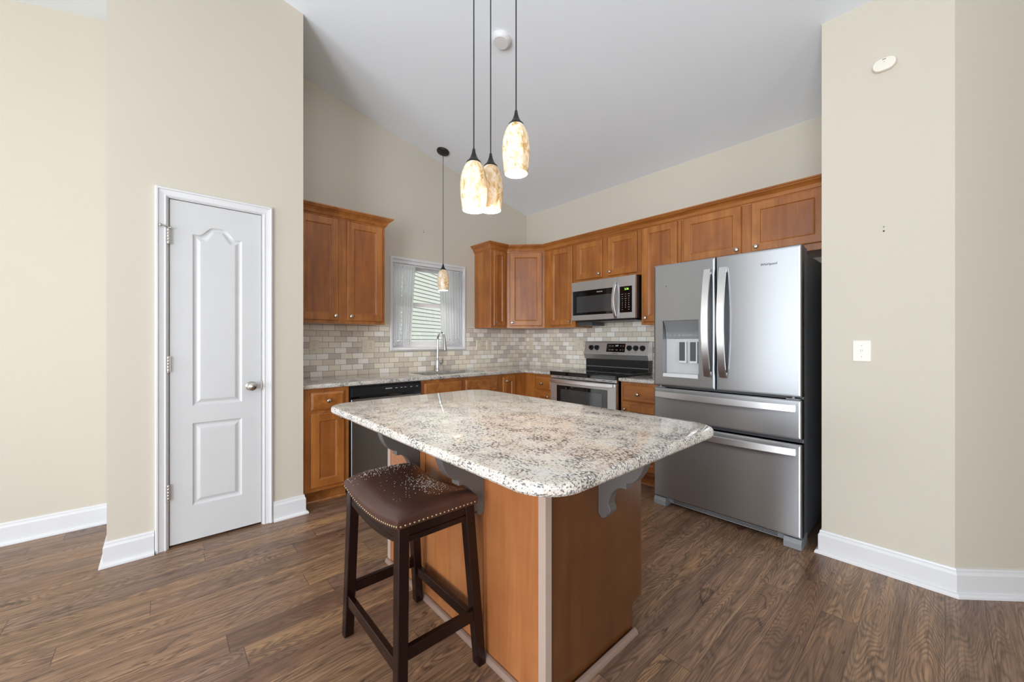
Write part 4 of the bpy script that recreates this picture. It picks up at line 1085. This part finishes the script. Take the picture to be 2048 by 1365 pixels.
# ------------------------------------------------------------------ island
IX0, IX1, IY0, IY1 = 0.935, 1.547, 0.877, 2.07
isl = thing('kitchen_island', 'stained wooden island cabinet under the large granite top', 'island', ((IX0 + IX1) / 2, (IY0 + IY1) / 2, 0))
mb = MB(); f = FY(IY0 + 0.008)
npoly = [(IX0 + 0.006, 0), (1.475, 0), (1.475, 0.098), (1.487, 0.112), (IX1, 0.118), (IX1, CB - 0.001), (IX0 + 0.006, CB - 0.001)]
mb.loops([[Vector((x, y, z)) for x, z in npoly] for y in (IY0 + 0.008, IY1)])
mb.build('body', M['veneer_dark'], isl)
# long seating side : panels between upright battens
f2 = box(IX0, IX0 + 0.008, IY0 + 0.028, IY1 - 0.028, 0.0, CB - 0.001).build('long_panel', M['veneer'], isl)
for ya, yb in ((1.195, 1.255), (1.655, 1.755)):
    MB().quadbox(IX0 - 0.007, IX0 + 0.001, ya, yb, 0.0, CB - 0.001, 0.002).build('batten', M['veneer'], isl)
# outside corner mouldings
for yy, s_ in ((IY0, 1), (IY1, -1)):
    mb = MB(); pl = [(IX0 - 0.003, yy - s_ * 0.003), (IX0 - 0.003, yy + s_ * 0.030), (IX0 + 0.006, yy + s_ * 0.030), (IX0 + 0.006, yy + s_ * 0.006), (IX0 + 0.026, yy + s_ * 0.006), (IX0 + 0.026, yy - s_ * 0.003)]
    mb.loops([[(x, y, z) for x, y in pl] for z in (0.001, CB - 0.001)]); mb.build('corner_moulding', M['taupe'], isl)
# doors on the working side
for k, ya in enumerate((0.905, 1.485)):
    cab_door(isl, (IX1, ya, 0.700), *FRAMES['+X'], 0.545, 0.140, 'drawer', knob=(0.27, 0.07), slab=True)
    cab_door(isl, (IX1, ya, 0.135), *FRAMES['+X'], 0.545, 0.541, 'door', knob=(0.03 if k else 0.515, 0.50))
QR = [(0, 0), (-0.018, 0), (-0.0172, 0.007), (-0.0145, 0.013), (-0.010, 0.0175), (-0.004, 0.0195), (0, 0.020)]
MB().sweep([(IX0 - 0.003, IY1 + 0.0), (IX0 - 0.003, IY0 - 0.003), (1.475, IY0 - 0.003)][::-1], [(-p[0], p[1]) for p in QR], FZ).build('shoe_moulding', M['taupe_dark'], isl)
o = slab(rrect(0.611, 0.565, 1.588, 2.100, 0.115, 12), CB, CT, 0.012).build('countertop', M['granite'], smooth=True)
tag(o, 'large speckled granite slab on the kitchen island with rounded corners', 'countertop')
# corbels
prof = [(0, 0.868), (0.200, 0.868), (0.200, 0.850), (0.196, 0.815), (0.188, 0.782), (0.176, 0.755), (0.160, 0.732), (0.140, 0.717), (0.120, 0.711), (0.120, 0.690), (0.098, 0.689), (0.080, 0.680), (0.064, 0.664), (0.052, 0.645), (0.045, 0.622), (0.044, 0.612), (0.050, 0.604), (0.053, 0.594), (0.052, 0.584), (0.046, 0.576), (0.038, 0.572), (0.034, 0.562), (0.024, 0.555), (0.014, 0.554), (0.008, 0.562), (0, 0.566)]
def corbel(kind, c, label):
    t = 0.045; mb = MB(); pr = [(a, min(z, CB - 0.001)) for a, z in prof]
    if kind == 'long':
        mb.loops([[(IX0 - 0.0075 - a, y, z) for a, z in pr] for y in (c, c + t)])
    else:
        mb.loops([[(x, IY0 + 0.0075 - a, z) for a, z in pr] for x in (c, c + t)])
    o = mb.build('corbel', M['corbel'])
    bv = o.modifiers.new('bevel', 'BEVEL'); bv.width = 0.0015; bv.segments = 1; bv.limit_method = 'ANGLE'; bv.angle_limit = math.radians(50)
    return tag(o, label, 'corbel', 'grey corbels under the island top')
corbel('long', 1.700, 'grey scrolled corbel on the long island side, behind the far edge of the stool')
corbel('long', 1.193, 'grey scrolled corbel on the long island side, touching the near corner of the stool')
corbel('end', 1.234, 'grey scrolled corbel on the short end of the island, nearest the refrigerator')

# ------------------------------------------------------------------ stool
st = thing('bar_stool', 'dark wood saddle stool with brown leather seat and nailhead trim', 'stool', (0.735, 1.425, 0))
SX0, SX1, SY0, SY1 = 0.567, 0.868, 1.178, 1.652        # seat outline at the top of the legs
FX0, FX1, FYa, FYb = 0.556, 0.915, 1.166, 1.680      # outer corners of the feet
LT = 0.040
def leg(sx_, sy_):
    tx = SX0 if sx_ < 0 else SX1; ty = SY0 if sy_ < 0 else SY1
    bx = FX0 if sx_ < 0 else FX1; by = FYa if sy_ < 0 else FYb
    r = []
    for (cx, cy, z, w) in ((bx, by, 0.0, 0.033), (bx, by, 0.006, 0.037), (tx, ty, 0.6165, LT)):
        x_in, y_in = cx - sx_ * w, cy - sy_ * w; c = 0.003
        xs = sorted((cx, x_in)); ys = sorted((cy, y_in))
        r.append([(xs[0] + c, ys[0], z), (xs[1] - c, ys[0], z), (xs[1], ys[0] + c, z), (xs[1], ys[1] - c, z), (xs[1] - c, ys[1], z), (xs[0] + c, ys[1], z), (xs[0], ys[1] - c, z), (xs[0], ys[0] + c, z)])
    mb = MB(); mb.loops(r); mb.build('leg', M['espresso'], st)
for sx_ in (-1, 1):
    for sy_ in (-1, 1): leg(sx_, sy_)
def atz(z):   # leg outer lines at height z
    t = z / 0.6
    return FX0 + (SX0 - FX0) * t, FX1 + (SX1 - FX1) * t, FYa + (SY0 - FYa) * t, FYb + (SY1 - FYb) * t
def bar(p, q, w, h, nm='stretcher'):
    p = Vector(p); q = Vector(q); d = (q - p).normalized(); s = d.cross(Vector((0, 0, 1))).normalized(); up = Vector((0, 0, 1)); c = 0.002
    prof_ = [(-w / 2 + c, -h / 2), (w / 2 - c, -h / 2), (w / 2, -h / 2 + c), (w / 2, h / 2 - c), (w / 2 - c, h / 2), (-w / 2 + c, h / 2), (-w / 2, h / 2 - c), (-w / 2, -h / 2 + c)]
    mb = MB(); mb.loops([[e_ + s * a + up * b_ for a, b_ in prof_] for e_ in (p, q)]); mb.build(nm, M['espresso'], st)
a0, a1, b0, b1 = atz(0.155)
bar((a0 + 0.016, b0 + 0.03, 0.156), (a0 + 0.016, b1 - 0.03, 0.156), 0.022, 0.042)
bar((a1 - 0.016, b0 + 0.03, 0.156), (a1 - 0.016, b1 - 0.03, 0.156), 0.022, 0.042)
a0, a1, b0, b1 = atz(0.20)
bar((a0 + 0.03, b0 + 0.016, 0.196), (a1 - 0.03, b0 + 0.016, 0.196), 0.022, 0.042)
bar((a0 + 0.03, b1 - 0.016, 0.196), (a1 - 0.03, b1 - 0.016, 0.196), 0.022, 0.042)
yc, hy_ = (SY0 + SY1) / 2, (SY1 - SY0) / 2
def sag(y): return 0.030 * (1 - min(1.0, abs((y - yc) / hy_)) ** 2)     # saddle dip at mid length
def zt(y): return 0.617 - sag(y)                                   # bottom edge of the upholstery
for xo, s_ in ((SX0 + 0.004, 1), (SX1 - 0.004, -1)):               # curved long aprons
    n = 24; mb = MB(); rings = []
    for i in range(n + 1):
        y = SY0 + 0.034 + (SY1 - SY0 - 0.068) * i / n; z1_ = zt(y) - 0.002; z0_ = z1_ - 0.050
        rings.append([(xo + s_ * a, y, z) for a, z in ((0, z0_ + 0.002), (0, z0_ + 0.018), (0.003, z0_ + 0.020), (0.003, z0_ + 0.024), (0, z0_ + 0.026), (0, z1_ - 0.006), (0.002, z1_), (0.020, z1_), (0.020, z0_), (0.002, z0_))])
    mb.loops(rings); mb.build('curved_apron', M['espresso'], st, True, 30)
for yo, s_ in ((SY0 + 0.004, 1), (SY1 - 0.004, -1)):
    mb = MB(); mb.loops([[(x, yo + s_ * a, z) for a, z in ((0, 0.560), (0, 0.578), (0.003, 0.580), (0.003, 0.584), (0, 0.586), (0, 0.613), (0.020, 0.613), (0.020, 0.558), (0.002, 0.558))] for x in (SX0 + 0.034, SX1 - 0.034)])
    mb.build('apron', M['espresso'], st)
# upholstered pad : grid with domed cross-section and saddle length profile
nx, ny = 30, 44; mb = MB(); bm = mb.bm
X0s, X1s, Y0s, Y1s = SX0 - 0.009, SX1 + 0.009, SY0 - 0.009, SY1 + 0.009
def pad_top(u, v):
    x = X0s + (X1s - X0s) * u; y = Y0s + (Y1s - Y0s) * v
    eu = (1 - abs(2 * u - 1) ** 3.2); ev = (1 - abs(2 * v - 1) ** 7)
    z = zt(y) + 0.024 + 0.046 * max(0, eu) ** 0.5 * max(0, ev) ** 0.42
    return Vector((x, y, z))
def sp(i, n):                      # finer spacing near the edges
    t = i / n; return 0.5 - 0.5 * math.cos(PI * t) if True else t
G = [[bm.verts.new(pad_top(sp(i, nx), sp(j, ny))) for i in range(nx + 1)] for j in range(ny + 1)]
for j in range(ny):
    for i in range(nx): bm.faces.new((G[j][i], G[j][i + 1], G[j + 1][i + 1], G[j + 1][i]))
bord = [(j, 0) for j in range(ny, 0, -1)] + [(0, i) for i in range(nx)] + [(j, nx) for j in range(ny)] + [(ny, i) for i in range(nx, 0, -1)]
top = [G[a][b_] for a, b_ in bord]; low = []; mid = []
for vtx in top:
    mid.append(bm.verts.new((vtx.co.x, vtx.co.y, zt(vtx.co.y) + 0.012)))
    low.append(bm.verts.new((vtx.co.x + (0.002 if vtx.co.x < 0.7 else -0.002), vtx.co.y, zt(vtx.co.y))))
for A_, B_ in ((top, mid), (mid, low)):
    for i in range(len(A_)):
        j = (i + 1) % len(A_); bm.faces.new((A_[i], A_[j], B_[j], B_[i]))
bm.faces.new(low)
mb.build('seat', M['leather'], st, True, 60)
# individual nailheads
nail_bm = bmesh.new(); bmesh.ops.create_uvsphere(nail_bm, u_segments=10, v_segments=6, radius=0.0042)
nail_me = bpy.data.meshes.new('nailhead'); nail_bm.to_mesh(nail_me); nail_bm.free(); nail_me.materials.append(M['brass'])
for p in nail_me.polygons: p.use_smooth = True
def nail(x, y, z, sc):
    o = bpy.data.objects.new('nailhead', nail_me); COL.objects.link(o); o.parent = st
    o.location = Vector((x, y, z)) - st.location; o.scale = sc
for xs, s_ in ((X0s, -1), (X1s, 1)):
    nn = 30
    for i in range(nn):
        y = Y0s + 0.008 + (Y1s - Y0s - 0.016) * i / (nn - 1); nail(xs + s_ * 0.0002, y, zt(y) + 0.0075, (0.55, 1, 1))
for ys, s_ in ((Y0s, -1), (Y1s, 1)):
    nn = 19
    for i in range(nn):
        x = X0s + 0.012 + (X1s - X0s - 0.024) * i / (nn - 1); nail(x, ys + s_ * 0.0002, zt(ys) + 0.0075, (1, 0.55, 1))
# dust of pale crumbs on the seat
rnd = random.Random(5); bm = bmesh.new()
def crumb(u, v, r):
    p = pad_top(u, v) + Vector((0, 0, r * 0.3))
    bmesh.ops.create_icosphere(bm, subdivisions=1, radius=r, matrix=Matrix.Translation(p) @ Matrix.Rotation(rnd.uniform(0, 3), 4, 'Z') @ Matrix.Diagonal((1, rnd.uniform(0.5, 1), 0.5, 1)))
for _ in range(330):
    u = min(0.97, max(0.06, rnd.gauss(0.70, 0.13))); v = min(0.95, max(0.06, rnd.gauss(0.42, 0.13))); crumb(u, v, rnd.uniform(0.0009, 0.0020))
for _ in range(260):
    v = min(0.97, max(0.6, rnd.gauss(0.90, 0.05))); u = min(0.94, max(0.03, rnd.gauss(0.45, 0.24))); crumb(u, v, rnd.uniform(0.0009, 0.0018))
for _ in range(70): crumb(rnd.uniform(0.1, 0.95), rnd.uniform(0.08, 0.95), rnd.uniform(0.0008, 0.0014))
me = bpy.data.meshes.new('crumbs'); bm.to_mesh(me); bm.free(); me.materials.append(M['crumb'])
o = bpy.data.objects.new('crumbs', me); COL.objects.link(o); tag(o, 'scattering of pale crumbs and dust on the brown leather stool seat', 'crumbs', kind='stuff')

# ------------------------------------------------------------------ pendant lamps
def pendant(x, y, zb, label, power, scale=1.0, group=None):
    zc = cz(x); H = 0.215 * scale
    t = thing('pendant_lamp', label, 'lamp', (x, y, zc), group)
    ax = Vector((-SL, 0, -1)).normalized()
    ax = Vector((-SL, 0, -1)).normalized() if x > RX else ax
    MB().lathe([(0.066, 0), (0.066, 0.008), (0.062, 0.016), (0.05, 0.020), (0.0, 0.021)], (x, y, zc), ax, 32).build('canopy', M['bronze'], t, True)
    zt_ = zb + H
    MB().tube([(x, y, zc - 0.012), (x, y, zt_ + 0.055)], 0.0028, 8).build('cord', M['black'], t, True)
    MB().lathe([(0.034 * scale, -0.002), (0.033 * scale, 0.003), (0.022, 0.014), (0.0145, 0.028), (0.009, 0.044), (0.0065, 0.058), (0.005, 0.064), (0.0, 0.064)], (x, y, zt_), n=24).build('socket_cap', M['bronze'], t, True)
    pr = [(0.030, 1.0), (0.037, 0.965), (0.045, 0.90), (0.053, 0.80), (0.0585, 0.68), (0.061, 0.55), (0.0612, 0.42), (0.059, 0.27), (0.0555, 0.13), (0.052, 0.0)]
    outer = [(r * scale, h_ * H) for r, h_ in pr]; inner = [(r - 0.003, h_) for r, h_ in reversed(outer)]
    mb = MB(); n = 40
    rings = [[(x + r * math.cos(2 * PI * i / n), y + r * math.sin(2 * PI * i / n), zb + h_) for i in range(n)] for r, h_ in outer + inner]
    mb.loops(rings, False, False)
    sh = mb.build('shade', M['shade'], t, True, 60)
    MB().lathe([(0.0, 0), (0.012, 0.003), (0.021, 0.014), (0.024, 0.028), (0.021, 0.044), (0.013, 0.058), (0.012, 0.08), (0.0, 0.08)], (x, y, zb + H * 0.38), n=18).build('bulb', M['bulb'], t, True)
    l = bpy.data.lights.new('bulb_light', 'POINT'); l.energy = power; l.color = (1, 0.92, 0.80); l.shadow_soft_size = 0.026
    lo = bpy.data.objects.new('bulb_light', l); COL.objects.link(lo); lo.parent = t
    lo.location = Vector((x, y, zb + H * 0.38 - 0.032)) - t.location
    return t
GP = 'amber glass pendants over the island'
pendant(1.047, 1.425, 1.812, 'lit amber art-glass pendant over the island, left one of the overlapping pair', 12, group=GP)
pendant(1.192, 1.484, 1.858, 'lit amber pendant over the island, right one of the pair, partly hidden', 12, group=GP)
pendant(1.155, 1.260, 1.955, 'lit amber art-glass pendant over the island, hanging highest on its own', 12, group=GP)
pendant(2.180, 3.505, 1.745, 'small-looking lit amber pendant hanging in front of the sink window', 11.0, 1.0)

# smoke detector on the ceiling, sensor on the wall, anchors
x, y = 1.741, 2.046
ax = Vector((-SL, 0, -1)).normalized()
o = MB().lathe([(0.067, 0), (0.067, 0.010), (0.062, 0.020), (0.055, 0.027), (0.053, 0.027), (0.050, 0.031), (0.0, 0.033)], (x, y, cz(x)), ax, 40).build('smoke_detector', M['white'], smooth=True)
tag(o, 'round white smoke detector on the sloped ceiling behind the pendant cords', 'smoke detector')
sn_ = thing('wall_sensor', 'small white rounded sensor high on the wall right of the refrigerator', 'sensor', (RXW, 0.216, 2.672))
def stadium(cx, cy, w, h, n=12):
    r = h / 2; pts = []
    for s_, a0 in ((1, -PI / 2), (-1, PI / 2)):
        for i in range(n + 1):
            a = a0 + PI * i / n; pts.append((cx + s_ * 0 + (w / 2 - r) * s_ + r * math.cos(a), cy + r * math.sin(a)))
    return pts
sp_ = stadium(0.216, 2.672, 0.092, 0.064); fxx = FX(RXW); mb = MB()
mb.loops([[fxx(p, d) for p in offset(sp_, i)] for i, d in ((0.002, 0), (0.002, 0.006), (0, 0.007), (0, 0.018), (0.002, 0.022), (0.006, 0.023))])
mb.build('case', M['ivory'], sn_, True, 40)
box(RXW - 0.0236, RXW - 0.022, 0.209, 0.223, 2.694, 2.697).build('slot', M['slot'], sn_)
MB().lathe([(0.0016, 0), (0.0016, 0.0008)], (RXW - 0.0228, 0.216, 2.682), (-1, 0, 0), 10).build('indicator', M['slot'], sn_)
def anchor(loc, ax, label, n=2):
    a = thing('wall_anchor', label, 'wall anchor', loc)
    for k in range(n):
        MB().lathe([(0.0042, 0), (0.0042, 0.001), (0.002, 0.0015), (0.0, 0.0005)], Vector(loc) + Vector((0, 0, -0.011 + 0.022 * k)), ax, 12).build('plug', M['slot'] if k == 0 else M['grey_plastic'], a)
anchor((RXW, 0.219, 1.812), (-1, 0, 0), 'pair of small screw anchors above the light switch on the right wall')
anchor((2.066, VA, 2.385), (0, -1, 0), 'pair of small screw anchors on the wall above the sink window')
